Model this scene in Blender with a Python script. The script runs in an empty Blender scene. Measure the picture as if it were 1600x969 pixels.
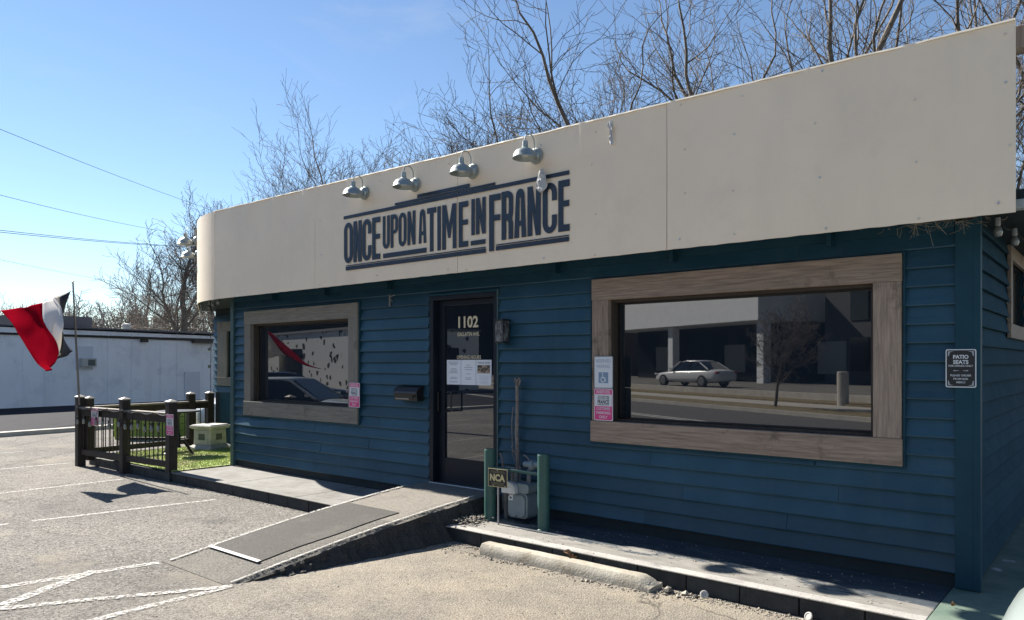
import bpy, bmesh, math, random
from mathutils import Vector, Matrix, noise
R = math.radians
scene = bpy.context.scene
C = scene.collection
random.seed(7)

# ------------------------------------------------------------------ camera
F_PX, HOR, CAMZ = 1155.0, 567.0, 1.69
YAW = math.atan2(1155.0, 1378.0)
cam_d = bpy.data.cameras.new('camera'); cam = bpy.data.objects.new('camera', cam_d); C.objects.link(cam)
cam.location = (0, 0, CAMZ); cam.rotation_euler = (R(90), 0, YAW)
cam_d.sensor_width = 36.0; cam_d.lens = F_PX / 1600 * 36; cam_d.shift_y = (HOR - 484.5) / 1600
cam_d.clip_start = 0.05; cam_d.clip_end = 2000
scene.camera = cam
# ------------------------------------------------------------------ light
KX, KY = 1.27, 0.0
TOSUN = Vector((-KX, KY, 1.0)).normalized()
ELEV = math.asin(TOSUN.z)
world = bpy.data.worlds.new('World'); scene.world = world; world.use_nodes = True
wn = world.node_tree; wn.nodes.clear()
sky = wn.nodes.new('ShaderNodeTexSky'); sky.sky_type = 'NISHITA'; sky.sun_disc = False
sky.sun_elevation = ELEV; sky.sun_rotation = R(-90)
sky.air_density = 1.0; sky.dust_density = 0.0; sky.ozone_density = 3.0
bg = wn.nodes.new('ShaderNodeBackground'); bg.inputs[1].default_value = 0.058
wo = wn.nodes.new('ShaderNodeOutputWorld')
tcw = wn.nodes.new('ShaderNodeTexCoord'); mpw = wn.nodes.new('ShaderNodeMapping'); mpw.inputs['Scale'].default_value = (1.2, 2.6, 5.5); mpw.inputs['Rotation'].default_value = (.2, .35, .6)
nzw = wn.nodes.new('ShaderNodeTexNoise'); nzw.inputs['Scale'].default_value = 1.6; nzw.inputs['Detail'].default_value = 9; nzw.inputs['Roughness'].default_value = .6; nzw.inputs['Distortion'].default_value = .6
mrw = wn.nodes.new('ShaderNodeMapRange'); mrw.inputs[1].default_value = .56; mrw.inputs[2].default_value = .86; mrw.inputs[4].default_value = .30
mxw = wn.nodes.new('ShaderNodeMix'); mxw.data_type = 'RGBA'; mxw.inputs[7].default_value = (5.0, 5.3, 5.7, 1)      # thin high cloud
wn.links.new(tcw.outputs['Generated'], mpw.inputs[0]); wn.links.new(mpw.outputs[0], nzw.inputs['Vector']); wn.links.new(nzw.outputs['Fac'], mrw.inputs[0]); wn.links.new(mrw.outputs[0], mxw.inputs[0]); wn.links.new(sky.outputs[0], mxw.inputs[6])
wn.links.new(mxw.outputs[2], bg.inputs[0]); wn.links.new(bg.outputs[0], wo.inputs[0])
sun_d = bpy.data.lights.new('sun', 'SUN'); sun_d.energy = 5.0; sun_d.angle = R(0.53); sun_d.color = (1.0, 0.93, 0.82)
sun = bpy.data.objects.new('sun', sun_d); C.objects.link(sun); sun.location = (-20, 0, 20)
sun.rotation_euler = TOSUN.to_track_quat('Z', 'Y').to_euler()
scene.view_settings.view_transform = 'Standard'; scene.view_settings.look = 'None'
scene.view_settings.exposure = 1.42; scene.view_settings.gamma = 1.0
scene.view_settings.use_curve_mapping = False

# ------------------------------------------------------------------ pixel helpers (to measure real places)
_c, _s = math.cos(YAW), math.sin(YAW)
def ray(px, py):
    r = (px - 800) / F_PX; u = (HOR - py) / F_PX
    return Vector((_c * r - _s, _s * r + _c, u))
def on_y(px, py, y):
    d = ray(px, py); return d * (y / d.y) + Vector((0, 0, CAMZ))
def on_z(px, py, z):
    d = ray(px, py); return d * ((z - CAMZ) / d.z) + Vector((0, 0, CAMZ))
def at(px, py, t):
    return ray(px, py) * t + Vector((0, 0, CAMZ))

# ------------------------------------------------------------------ materials
MATS = {}
def mat(name, col, col2=None, rough=0.6, scale=8.0, metal=0.0, bump=0.0, bscale=None, spec=0.5, vary=0.0,
        detail=6.0, lo=0.35, hi=0.65, stretch=None, ior=None, dirt=None, dirt_scale=1.3, dirt_lo=.55, dirt_hi=.7, coat=0.0, transl=None, streak=None, streak_scale=(7, 7, .45), streak_amt=.5, streak_lo=.52, streak_hi=.75):
    if name in MATS: return MATS[name]
    m = bpy.data.materials.new(name); m.use_nodes = True; MATS[name] = m
    nt = m.node_tree; L = nt.links; b = nt.nodes['Principled BSDF']
    b.inputs['Roughness'].default_value = rough; b.inputs['Metallic'].default_value = metal
    b.inputs['Specular IOR Level'].default_value = spec
    if ior: b.inputs['IOR'].default_value = ior
    if coat: b.inputs['Coat Weight'].default_value = coat; b.inputs['Coat Roughness'].default_value = 0.05
    c4 = lambda c: (c[0], c[1], c[2], 1)
    b.inputs['Base Color'].default_value = c4(col)
    geo = nt.nodes.new('ShaderNodeNewGeometry'); src = geo.outputs['Position']
    if stretch:
        mp = nt.nodes.new('ShaderNodeMapping'); mp.inputs['Scale'].default_value = stretch
        L.new(src, mp.inputs[0]); src = mp.outputs[0]
    out = None
    if col2 is not None:
        n = nt.nodes.new('ShaderNodeTexNoise'); n.inputs['Scale'].default_value = scale; n.inputs['Detail'].default_value = detail
        n.inputs['Roughness'].default_value = 0.65
        L.new(src, n.inputs['Vector'])
        rp = nt.nodes.new('ShaderNodeValToRGB')
        rp.color_ramp.elements[0].position = lo; rp.color_ramp.elements[1].position = hi
        rp.color_ramp.elements[0].color = c4(col); rp.color_ramp.elements[1].color = c4(col2)
        L.new(n.outputs['Fac'], rp.inputs[0]); out = rp.outputs[0]
    if dirt is not None:
        n2 = nt.nodes.new('ShaderNodeTexNoise'); n2.inputs['Scale'].default_value = dirt_scale; n2.inputs['Detail'].default_value = 9
        n2.inputs['Roughness'].default_value = 0.7
        L.new(geo.outputs['Position'], n2.inputs['Vector'])
        mr = nt.nodes.new('ShaderNodeMapRange'); mr.inputs[1].default_value = dirt_lo; mr.inputs[2].default_value = dirt_hi
        L.new(n2.outputs['Fac'], mr.inputs[0])
        mx = nt.nodes.new('ShaderNodeMix'); mx.data_type = 'RGBA'
        mx.inputs[7].default_value = c4(dirt)
        if out: L.new(out, mx.inputs[6])
        else: mx.inputs[6].default_value = c4(col)
        L.new(mr.outputs[0], mx.inputs[0]); out = mx.outputs[2]
    if streak is not None:
        mp2 = nt.nodes.new('ShaderNodeMapping'); mp2.inputs['Scale'].default_value = streak_scale; L.new(geo.outputs['Position'], mp2.inputs[0])
        n3 = nt.nodes.new('ShaderNodeTexNoise'); n3.inputs['Scale'].default_value = 1.0; n3.inputs['Detail'].default_value = 8; n3.inputs['Roughness'].default_value = .65; L.new(mp2.outputs[0], n3.inputs['Vector'])
        mr = nt.nodes.new('ShaderNodeMapRange'); mr.inputs[1].default_value = streak_lo; mr.inputs[2].default_value = streak_hi; mr.inputs[4].default_value = streak_amt; L.new(n3.outputs['Fac'], mr.inputs[0])
        mx = nt.nodes.new('ShaderNodeMix'); mx.data_type = 'RGBA'; mx.inputs[7].default_value = c4(streak)
        if out: L.new(out, mx.inputs[6])
        else: mx.inputs[6].default_value = c4(col)
        L.new(mr.outputs[0], mx.inputs[0]); out = mx.outputs[2]
    if vary:
        oi = nt.nodes.new('ShaderNodeObjectInfo')
        mr = nt.nodes.new('ShaderNodeMapRange'); mr.inputs[3].default_value = 1 - vary; mr.inputs[4].default_value = 1 + vary
        L.new(oi.outputs['Random'], mr.inputs[0])
        hs = nt.nodes.new('ShaderNodeHueSaturation')
        if out: L.new(out, hs.inputs['Color'])
        else: hs.inputs['Color'].default_value = c4(col)
        L.new(mr.outputs[0], hs.inputs['Value']); out = hs.outputs[0]
    if out: L.new(out, b.inputs['Base Color'])
    if bump:
        nb = nt.nodes.new('ShaderNodeTexNoise'); nb.inputs['Scale'].default_value = bscale or scale * 3; nb.inputs['Detail'].default_value = 5
        L.new(src, nb.inputs['Vector'])
        bp = nt.nodes.new('ShaderNodeBump'); bp.inputs['Strength'].default_value = bump; bp.inputs['Distance'].default_value = 0.01
        L.new(nb.outputs['Fac'], bp.inputs['Height']); L.new(bp.outputs[0], b.inputs['Normal'])
    if transl:
        tr = nt.nodes.new('ShaderNodeBsdfTranslucent')
        if out: L.new(out, tr.inputs[0])
        else: tr.inputs[0].default_value = c4(col)
        ms = nt.nodes.new('ShaderNodeMixShader'); ms.inputs[0].default_value = transl
        L.new(b.outputs[0], ms.inputs[1]); L.new(tr.outputs[0], ms.inputs[2])
        L.new(ms.outputs[0], nt.nodes['Material Output'].inputs[0])
    return m

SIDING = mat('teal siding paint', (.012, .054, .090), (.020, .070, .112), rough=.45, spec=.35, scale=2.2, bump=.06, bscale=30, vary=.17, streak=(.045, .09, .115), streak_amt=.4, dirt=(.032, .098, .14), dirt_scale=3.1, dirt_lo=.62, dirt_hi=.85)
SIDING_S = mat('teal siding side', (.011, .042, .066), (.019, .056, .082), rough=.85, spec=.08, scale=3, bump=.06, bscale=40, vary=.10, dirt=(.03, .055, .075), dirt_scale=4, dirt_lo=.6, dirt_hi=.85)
TRIM = mat('teal trim paint', (.008, .043, .068), (.011, .054, .082), spec=.2, rough=.6, scale=4, bump=.04)
TRIML = mat('green trim paint', (.03, .075, .085), (.04, .09, .10), rough=.5, scale=4)
SOFFIT = mat('dark soffit', (.008, .018, .024), (.014, .026, .032), rough=.8, scale=5)
FASCIA = mat('cream metal panel', (.82, .685, .52), (.86, .725, .555), rough=.42, streak=(.60, .52, .42), streak_scale=(3, 3, .5), streak_amt=.22, streak_lo=.5, streak_hi=.8, scale=1.1, bump=.0, dirt=(.75, .64, .50), dirt_scale=2.1, dirt_lo=.52, dirt_hi=.8, spec=.4)
FASEDGE = mat('panel edge', (.62, .58, .5), rough=.5)
NAVY = mat('navy lettering paint', (.011, .022, .042), (.016, .030, .055), rough=.38, scale=14)
WOOD = mat('weathered wood', (.13, .096, .072), (.42, .32, .25), rough=.8, scale=4, detail=10, lo=.25, hi=.78, stretch=(.9, 16, 16), bump=.3, bscale=5, vary=.12, dirt=(.055, .04, .03), dirt_scale=3.4, dirt_lo=.55, dirt_hi=.72)
WOODV = mat('weathered wood upright', (.13, .099, .076), (.42, .325, .26), rough=.8, scale=4, detail=10, lo=.25, hi=.78, stretch=(16, 16, .9), bump=.3, bscale=5, vary=.12, dirt=(.055, .04, .03), dirt_scale=3.4, dirt_lo=.55, dirt_hi=.72)
WOODG = mat('silvered wood', (.12, .112, .098), (.25, .235, .205), rough=.85, scale=4, detail=10, lo=.25, hi=.78, stretch=(.9, 16, 16), bump=.3, bscale=5, vary=.1, dirt=(.08, .066, .05), dirt_scale=2.4, dirt_lo=.58, dirt_hi=.75)
WOODGV = mat('silvered wood upright', (.12, .112, .098), (.25, .235, .205), rough=.85, scale=4, detail=10, lo=.25, hi=.78, stretch=(16, 16, .9), bump=.3, bscale=5, vary=.1, dirt=(.08, .066, .05), dirt_scale=2.4, dirt_lo=.58, dirt_hi=.75)
JAMB = mat('dark jamb wood', (.03, .024, .02), (.06, .045, .035), rough=.7, scale=8, stretch=(6, 6, 1))
GLASS = mat('dark window glass', (.011, .017, .026), rough=.01, ior=2.15, bump=.012, bscale=.9)
DOORM = mat('dark door metal', (.006, .010, .018), (.009, .014, .024), rough=.45, scale=6, spec=.25)
BLACK = mat('black metal', (.008, .008, .009), rough=.4)
STEEL = mat('brushed steel', (.55, .56, .57), rough=.35, metal=1.0)
LAMP = mat('galvanised lamp', (.34, .37, .36), (.26, .30, .30), rough=.42, scale=12, metal=.55)
LAMPIN = mat('lamp inside white', (.6, .6, .56), rough=.5)
CONC = mat('concrete walk', (.27, .26, .25), (.42, .41, .385), rough=.9, scale=3.5, bump=.35, bscale=55, dirt=(.045, .055, .06), dirt_scale=1.6, dirt_lo=.58, dirt_hi=.72)
CONCL = mat('clean concrete', (.155, .152, .146), (.225, .222, .212), rough=.9, scale=4, bump=.3, bscale=50, dirt=(.12, .11, .10), dirt_scale=2.2)
CONCR = mat('ramp concrete', (.15, .138, .12), (.215, .20, .175), rough=.95, scale=26, bump=.8, bscale=70, dirt=(.12, .11, .095), dirt_scale=2.5, detail=9)
GREENP = mat('worn green paint', (.08, .13, .105), (.15, .20, .16), rough=.8, scale=4, bump=.2, dirt=(.40, .42, .42), dirt_scale=2.8, dirt_lo=.62, dirt_hi=.66)
KERBB = mat('black painted block', (.012, .016, .02), (.03, .036, .04), rough=.75, scale=9, bump=.4, bscale=60, vary=.15, dirt=(.16, .15, .14), dirt_scale=5, dirt_lo=.68, dirt_hi=.74)
STOPM = mat('worn wheel stop concrete', (.30, .275, .225), (.43, .405, .345), rough=.95, scale=6, bump=.5, bscale=60, dirt=(.18, .14, .09), dirt_scale=5)
RAMPA = mat('dark asphalt', (.018, .018, .018), (.075, .07, .064), rough=.95, scale=90, bump=1.0, bscale=110, detail=4, dirt=(.17, .155, .13), dirt_scale=2.6, dirt_lo=.6, dirt_hi=.85)
APRON = mat('worn ramp asphalt', (.055, .052, .047), (.20, .19, .17), rough=.95, scale=60, bump=1.0, bscale=70, detail=5, dirt=(.17, .155, .13), dirt_scale=2.6, dirt_lo=.5, dirt_hi=.8)
MATM = mat('grip mat', (.030, .029, .027), (.075, .072, .066), rough=.9, scale=70, bump=.4, bscale=250, dirt=(.10, .094, .084), dirt_scale=2.2, dirt_lo=.48, dirt_hi=.75)
TURF = mat('artificial turf', (.29, .37, .11), (.42, .50, .17), rough=.9, scale=14, bump=.2, bscale=200, dirt=(.33, .33, .17), dirt_scale=2.2, dirt_lo=.45, dirt_hi=.65)
POSTW = mat('dark brown stained wood', (.012, .009, .008), (.035, .025, .02), rough=.7, scale=8, stretch=(8, 8, 1), bump=.15)
CAPM = mat('post cap', (.30, .28, .26), rough=.5)
GREENB = mat('green bollard paint', (.022, .078, .070), (.03, .095, .085), rough=.5, scale=12, dirt=(.07, .12, .11), dirt_scale=9, dirt_lo=.62, dirt_hi=.75)
METERM = mat('meter grey paint', (.16, .21, .235), (.21, .26, .28), rough=.45, scale=9, dirt=(.1, .1, .09), dirt_scale=7, dirt_lo=.64, dirt_hi=.8)
PIPEM = mat('grey pipe', (.12, .13, .14), (.2, .2, .2), rough=.6, scale=15)
WHITE = mat('white sign face', (.62, .66, .70), rough=.4)
WHITEP = mat('white paper', (.70, .74, .80), rough=.7)
PINK = mat('pink sign face', (.62, .05, .22), rough=.4)
SBLUE = mat('faded blue sign ink', (.17, .27, .40), rough=.4)
SGREY = mat('dark grey ink', (.06, .07, .09), rough=.5)
MIDGREY = mat('mid grey ink', (.33, .36, .40), rough=.5)
CREAM = mat('cream lettering', (.62, .54, .38), rough=.5)
GOLD = mat('pale gold ink', (.55, .48, .26), rough=.5)
SIGNBLK = mat('black sign face', (.010, .013, .017), rough=.45)
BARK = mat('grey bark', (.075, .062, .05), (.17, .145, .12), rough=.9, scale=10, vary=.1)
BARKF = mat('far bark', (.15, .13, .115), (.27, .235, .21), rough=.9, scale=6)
WBLD = mat('white painted block wall', streak=(.55, .57, .60), streak_scale=(1.5, 1.5, .2), streak_amt=.6, col= (.74, .77, .82), col2=(.79, .81, .85), rough=.8, scale=.8, dirt=(.5, .52, .57), dirt_scale=1.2, dirt_lo=.5, dirt_hi=.8)
ROOFG = mat('grey roof edge', (.2, .2, .21), rough=.8)
ACM = mat('air conditioner', (.42, .42, .40), rough=.6)
RED = mat('red cloth', (.25, .003, .012), (.29, .004, .015), rough=.9, scale=3, transl=.2, spec=.0)
WCLOTH = mat('white cloth', (.78, .76, .74), rough=.9, transl=.35, spec=0)
NCLOTH = mat('navy cloth', (.012, .017, .035), rough=.75, transl=.2)
WIRE = mat('black cable', (.01, .01, .011), rough=.5)
BULB = mat('glass bulb', (.16, .17, .17), rough=.12, spec=.8)
STONE = mat('grey green cast stone', (.40, .40, .39), (.50, .50, .485), rough=.9, scale=12, bump=.2, dirt=(.2, .22, .2), dirt_scale=4)
STONED = mat('vent grille', (.10, .12, .11), rough=.8)
PLASTIC = mat('white torn plastic', (.56, .57, .58), rough=.35, transl=.3)
LEAF = mat('dry leaf', (.20, .10, .045), (.33, .19, .09), rough=.8, scale=30)
GRIT = mat('loose grit', (.10, .09, .08), (.42, .38, .32), rough=.95, scale=25, detail=2)
ROAD = mat('street asphalt', (.075, .075, .078), (.115, .113, .11), rough=.9, scale=5, bump=.2)
SHADEROAD = mat('dark asphalt with painted shade', (.016, .018, .025), (.026, .028, .036), rough=.9, spec=.1, scale=3)  # dark asphalt, taken near black and bluish to carry the building's shade
DRYG = mat('dry grass', (.13, .10, .055), (.24, .19, .10), rough=.95, scale=6, bump=.6)
PAVE = mat('pavement concrete', (.36, .34, .31), (.46, .44, .40), rough=.9, scale=3)
ACROSSW = mat('white stucco', (.66, .68, .71), (.72, .74, .77), rough=.8, scale=2)
ACROSSD = mat('dark cladding', (.035, .038, .045), (.05, .053, .06), rough=.6, scale=1)
ACROSSG = mat('dark shop glass', (.012, .014, .018), rough=.1)

def walk_mat():
    m = bpy.data.materials.new('worn navy painted walk'); m.use_nodes = True; nt = m.node_tree; L = nt.links
    b = nt.nodes['Principled BSDF']; b.inputs['Roughness'].default_value = .8
    g = nt.nodes.new('ShaderNodeNewGeometry'); sp = nt.nodes.new('ShaderNodeSeparateXYZ'); L.new(g.outputs['Position'], sp.inputs[0])
    def nz(sc, d=8, r=.7):
        mp = nt.nodes.new('ShaderNodeMapping'); mp.inputs['Scale'].default_value = (.45, 1.3, 1); L.new(g.outputs['Position'], mp.inputs[0])
        n = nt.nodes.new('ShaderNodeTexNoise'); n.inputs['Scale'].default_value = sc; n.inputs['Detail'].default_value = d; n.inputs['Roughness'].default_value = r
        L.new(mp.outputs[0], n.inputs['Vector']); return n.outputs['Fac']
    def rng(v, lo, hi, a=0, bb=1):
        r = nt.nodes.new('ShaderNodeMapRange'); r.inputs[1].default_value = lo; r.inputs[2].default_value = hi; r.inputs[3].default_value = a; r.inputs[4].default_value = bb; L.new(v, r.inputs[0]); return r.outputs[0]
    def math_(op, a, bb):
        q = nt.nodes.new('ShaderNodeMath'); q.operation = op
        for i, v in enumerate((a, bb)):
            if hasattr(v, 'node'): L.new(v, q.inputs[i])
            else: q.inputs[i].default_value = v
        return q.outputs[0]
    def mixc(f, a, c):
        x = nt.nodes.new('ShaderNodeMix'); x.data_type = 'RGBA'; L.new(f, x.inputs[0])
        for i, v in ((6, a), (7, c)):
            if hasattr(v, 'node'): L.new(v, x.inputs[i])
            else: x.inputs[i].default_value = (*v, 1)
        return x.outputs[2]
    conc = mixc(rng(nz(9), .35, .7), (.17, .162, .148), (.27, .26, .24))
    conc = mixc(rng(nz(3.1), .55, .72), conc, (.11, .11, .107))
    pnt = mixc(rng(nz(5), .4, .65), (.022, .034, .048), (.06, .075, .09))
    w = math_('ADD', rng(sp.outputs['Y'], 5.12, 5.62, -.16, .105), math_('SUBTRACT', .53, nz(2.2, 10, .75)))
    L.new(mixc(rng(w, .0, .03), conc, pnt), b.inputs['Base Color'])
    bp = nt.nodes.new('ShaderNodeBump'); bp.inputs['Strength'].default_value = .4; bp.inputs['Distance'].default_value = .01; L.new(nz(45, 5), bp.inputs['Height']); L.new(bp.outputs[0], b.inputs['Normal'])
    return m
WALKP = walk_mat()
def paint_mat(name, col, lo, hi, scale):
    m = bpy.data.materials.new(name); m.use_nodes = True; nt = m.node_tree; L = nt.links
    b = nt.nodes['Principled BSDF']; b.inputs['Base Color'].default_value = (*col, 1); b.inputs['Roughness'].default_value = .85
    g = nt.nodes.new('ShaderNodeNewGeometry'); n = nt.nodes.new('ShaderNodeTexNoise'); n.inputs['Scale'].default_value = scale
    n.inputs['Detail'].default_value = 8; n.inputs['Roughness'].default_value = .8; L.new(g.outputs['Position'], n.inputs['Vector'])
    mr = nt.nodes.new('ShaderNodeMapRange'); mr.inputs[1].default_value = lo; mr.inputs[2].default_value = hi; L.new(n.outputs['Fac'], mr.inputs[0])
    t = nt.nodes.new('ShaderNodeBsdfTransparent'); ms = nt.nodes.new('ShaderNodeMixShader')
    L.new(mr.outputs[0], ms.inputs[0]); L.new(t.outputs[0], ms.inputs[1]); L.new(b.outputs[0], ms.inputs[2])
    L.new(ms.outputs[0], nt.nodes['Material Output'].inputs[0]); return m
PAINT = paint_mat('worn white road paint', (.50, .49, .47), .44, .57, 30)
PAINTF = paint_mat('fresh white paint', (.60, .59, .57), .25, .42, 26)

def asphalt_mat():
    m = bpy.data.materials.new('aged lot asphalt'); m.use_nodes = True; nt = m.node_tree; L = nt.links
    b = nt.nodes['Principled BSDF']; b.inputs['Roughness'].default_value = .95; b.inputs['Specular IOR Level'].default_value = .25
    g = nt.nodes.new('ShaderNodeNewGeometry'); P = g.outputs['Position']
    def nz(s, d=6, r=.6):
        n = nt.nodes.new('ShaderNodeTexNoise'); n.inputs['Scale'].default_value = s; n.inputs['Detail'].default_value = d
        n.inputs['Roughness'].default_value = r; L.new(P, n.inputs['Vector']); return n.outputs['Fac']
    def mixc(fac, a, bb, typ='MIX'):
        x = nt.nodes.new('ShaderNodeMix'); x.data_type = 'RGBA'; x.blend_type = typ
        if hasattr(fac, 'node'): L.new(fac, x.inputs[0])
        else: x.inputs[0].default_value = fac
        for s, v in ((6, a), (7, bb)):
            if hasattr(v, 'node'): L.new(v, x.inputs[s])
            else: x.inputs[s].default_value = (*v, 1)
        return x.outputs[2]
    def rng(v, lo, hi, a=0, bb=1):
        r = nt.nodes.new('ShaderNodeMapRange'); r.inputs[1].default_value = lo; r.inputs[2].default_value = hi
        r.inputs[3].default_value = a; r.inputs[4].default_value = bb; L.new(v, r.inputs[0]); return r.outputs[0]
    vor = nt.nodes.new('ShaderNodeTexVoronoi'); vor.inputs['Scale'].default_value = 72; L.new(P, vor.inputs['Vector'])
    agg = mixc(rng(vor.outputs['Color'], .15, .9), (.048, .047, .046), (.35, .332, .306))
    base = mixc(rng(nz(.8, 7, .65), .30, .75, .0, .5), agg, (.165, .158, .148))
    # sandy dust gathers by the building, to the right of the ramp
    sp = nt.nodes.new('ShaderNodeSeparateXYZ'); L.new(P, sp.inputs[0])
    gx = rng(sp.outputs['X'], -6.2, -4.4)
    gy = rng(sp.outputs['Y'], 1.2, 3.6)
    mul = nt.nodes.new('ShaderNodeMath'); mul.operation = 'MULTIPLY'; L.new(gx, mul.inputs[0]); L.new(gy, mul.inputs[1])
    nn = rng(nz(1.7, 8, .7), .30, .62, .35, 1.0)
    mul2 = nt.nodes.new('ShaderNodeMath'); mul2.operation = 'MULTIPLY'; L.new(mul.outputs[0], mul2.inputs[0]); L.new(nn, mul2.inputs[1])
    vd = nt.nodes.new('ShaderNodeTexVoronoi'); vd.inputs['Scale'].default_value = 120; L.new(P, vd.inputs['Vector'])
    dustc = mixc(rng(vd.outputs['Color'], .1, .95), mixc(rng(nz(9, 6, .7), .35, .65), (.15, .131, .104), (.25, .218, .172)), (.36, .325, .265))
    base = mixc(mul2.outputs[0], base, dustc)
    patch = rng(nz(.75, 8, .72), .54, .66, 0, .8)
    base = mixc(patch, base, mixc(rng(nz(70, 4, .8), .36, .66), (.18, .162, .13), (.36, .325, .27)))
    # tar-dark stains
    base = mixc(rng(nz(1.1, 6, .6), .60, .74, 0, .6), base, (.075, .074, .072))
    # cracks
    dn = nt.nodes.new('ShaderNodeTexNoise'); dn.inputs['Scale'].default_value = 1.3; dn.inputs['Detail'].default_value = 6; L.new(P, dn.inputs['Vector'])
    vm = nt.nodes.new('ShaderNodeVectorMath'); vm.operation = 'MULTIPLY_ADD'; vm.inputs[1].default_value = (.9, .9, .9)
    L.new(dn.outputs['Color'], vm.inputs[0]); L.new(P, vm.inputs[2])
    v2 = nt.nodes.new('ShaderNodeTexVoronoi'); v2.feature = 'DISTANCE_TO_EDGE'; v2.inputs['Scale'].default_value = .33; L.new(vm.outputs[0], v2.inputs['Vector'])
    ck = rng(v2.outputs['Distance'], .0, .005, .75, 0); cm = nt.nodes.new('ShaderNodeMath'); cm.operation = 'MULTIPLY'; L.new(ck, cm.inputs[0]); L.new(rng(nz(.6, 3), .5, .56), cm.inputs[1]); ck = cm.outputs[0]
    base = mixc(ck, base, (.05, .048, .045))
    mm = nt.nodes.new('ShaderNodeMix'); mm.data_type = 'RGBA'; mm.blend_type = 'MULTIPLY'; mm.inputs[0].default_value = 1; L.new(base, mm.inputs[6]); L.new(mixc(rng(nz(.42, 9, .72), .34, .66), (.66, .66, .67), (1.12, 1.11, 1.09)), mm.inputs[7])
    L.new(mm.outputs[2], b.inputs['Base Color'])
    bp = nt.nodes.new('ShaderNodeBump'); bp.inputs['Strength'].default_value = .75; bp.inputs['Distance'].default_value = .007
    ad = nt.nodes.new('ShaderNodeMath'); ad.operation = 'ADD'; L.new(vor.outputs['Distance'], ad.inputs[0]); L.new(nz(55, 6, .8), ad.inputs[1])
    L.new(ad.outputs[0], bp.inputs['Height']); L.new(bp.outputs[0], b.inputs['Normal'])
    return m
ASPH = asphalt_mat()

# ------------------------------------------------------------------ object helpers
def link(o, parent=None):
    C.objects.link(o)
    if parent is not None: o.parent = parent
    return o
def tag(o, label=None, cat=None, group=None, kind=None):
    if label: o['label'] = label
    if cat: o['category'] = cat
    if group: o['group'] = group
    if kind: o['kind'] = kind
    return o
def thing(name, label, cat, loc=(0, 0, 0), rz=0.0, group=None):
    o = bpy.data.objects.new(name, None); link(o); o.location = loc; o.rotation_euler = (0, 0, rz)
    o.empty_display_size = .2
    return tag(o, label, cat, group)
class MB:
    def __init__(s): s.v = []; s.f = []
    def add(s, vs, fs):
        k = len(s.v); s.v += [tuple(v) for v in vs]; s.f += [tuple(i + k for i in f) for f in fs]; return s
    def box(s, x0, x1, y0, y1, z0, z1):
        return s.add([(x0, y0, z0), (x1, y0, z0), (x1, y1, z0), (x0, y1, z0), (x0, y0, z1), (x1, y0, z1), (x1, y1, z1), (x0, y1, z1)],
                     [(0, 3, 2, 1), (4, 5, 6, 7), (0, 1, 5, 4), (1, 2, 6, 5), (2, 3, 7, 6), (3, 0, 4, 7)])
    def tube(s, pts, rad, n=8, cap=True):
        pts = [Vector(p) for p in pts]; rr = rad if isinstance(rad, (list, tuple)) else [rad] * len(pts)
        up = None; k0 = len(s.v); vs = []; fs = []
        for i, p in enumerate(pts):
            d = (pts[min(i + 1, len(pts) - 1)] - pts[max(i - 1, 0)]).normalized()
            if up is None: up = d.orthogonal().normalized()
            up = (up - d * up.dot(d)).normalized(); w = d.cross(up)
            for j in range(n):
                a = 2 * math.pi * j / n; vs.append(p + (up * math.cos(a) + w * math.sin(a)) * rr[i])
        for i in range(len(pts) - 1):
            for j in range(n):
                fs.append((i * n + j, i * n + (j + 1) % n, (i + 1) * n + (j + 1) % n, (i + 1) * n + j))
        if cap: fs.append(tuple(range(n - 1, -1, -1))); fs.append(tuple((len(pts) - 1) * n + j for j in range(n)))
        return s.add(vs, fs)
    def lathe(s, prof, c=(0, 0, 0), n=20, closed=False):
        c = Vector(c); vs = []; fs = []
        for (r, z) in prof:
            for j in range(n):
                a = 2 * math.pi * j / n; vs.append(c + Vector((r * math.cos(a), r * math.sin(a), z)))
        for i in range(len(prof) - 1):
            for j in range(n):
                fs.append((i * n + j, i * n + (j + 1) % n, (i + 1) * n + (j + 1) % n, (i + 1) * n + j))
        fs.append(tuple(range(n - 1, -1, -1))); fs.append(tuple((len(prof) - 1) * n + j for j in range(n)))
        return s.add(vs, fs)
    def prism(s, poly, ax, a, b):
        # poly of 2D points, extruded along axis ax ('x','y','z') from a to b
        def P(p, t): return {'x': (t, p[0], p[1]), 'y': (p[0], t, p[1]), 'z': (p[0], p[1], t)}[ax]
        n = len(poly)
        return s.add([P(p, a) for p in poly] + [P(p, b) for p in poly],
                     [tuple(range(n - 1, -1, -1)), tuple(range(n, 2 * n))] + [(i, (i + 1) % n, n + (i + 1) % n, n + i) for i in range(n)])
    def build(s, name, m, parent=None, smooth=False, bevel=0.0, seg=2, sub=0, fix=True):
        me = bpy.data.meshes.new(name); me.from_pydata(s.v, [], s.f)
        if fix:
            bm = bmesh.new(); bm.from_mesh(me); bmesh.ops.recalc_face_normals(bm, faces=bm.faces); bm.to_mesh(me); bm.free()
        if smooth:
            for p in me.polygons: p.use_smooth = True
            if fix: me.set_sharp_from_angle(angle=R(42))
        if m: me.materials.append(m)
        o = bpy.data.objects.new(name, me); link(o, parent)
        if bevel:
            b = o.modifiers.new('bevel', 'BEVEL'); b.width = bevel; b.segments = seg; b.limit_method = 'ANGLE'
        if sub:
            d = o.modifiers.new('sub', 'SUBSURF'); d.levels = sub; d.render_levels = sub
        return o
def box(name, m, x0, x1, y0, y1, z0, z1, parent=None, bevel=0.0):
    return MB().box(x0, x1, y0, y1, z0, z1).build(name, m, parent, bevel=bevel)
def struct(o, label=None): o['kind'] = 'structure'; return o
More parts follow.
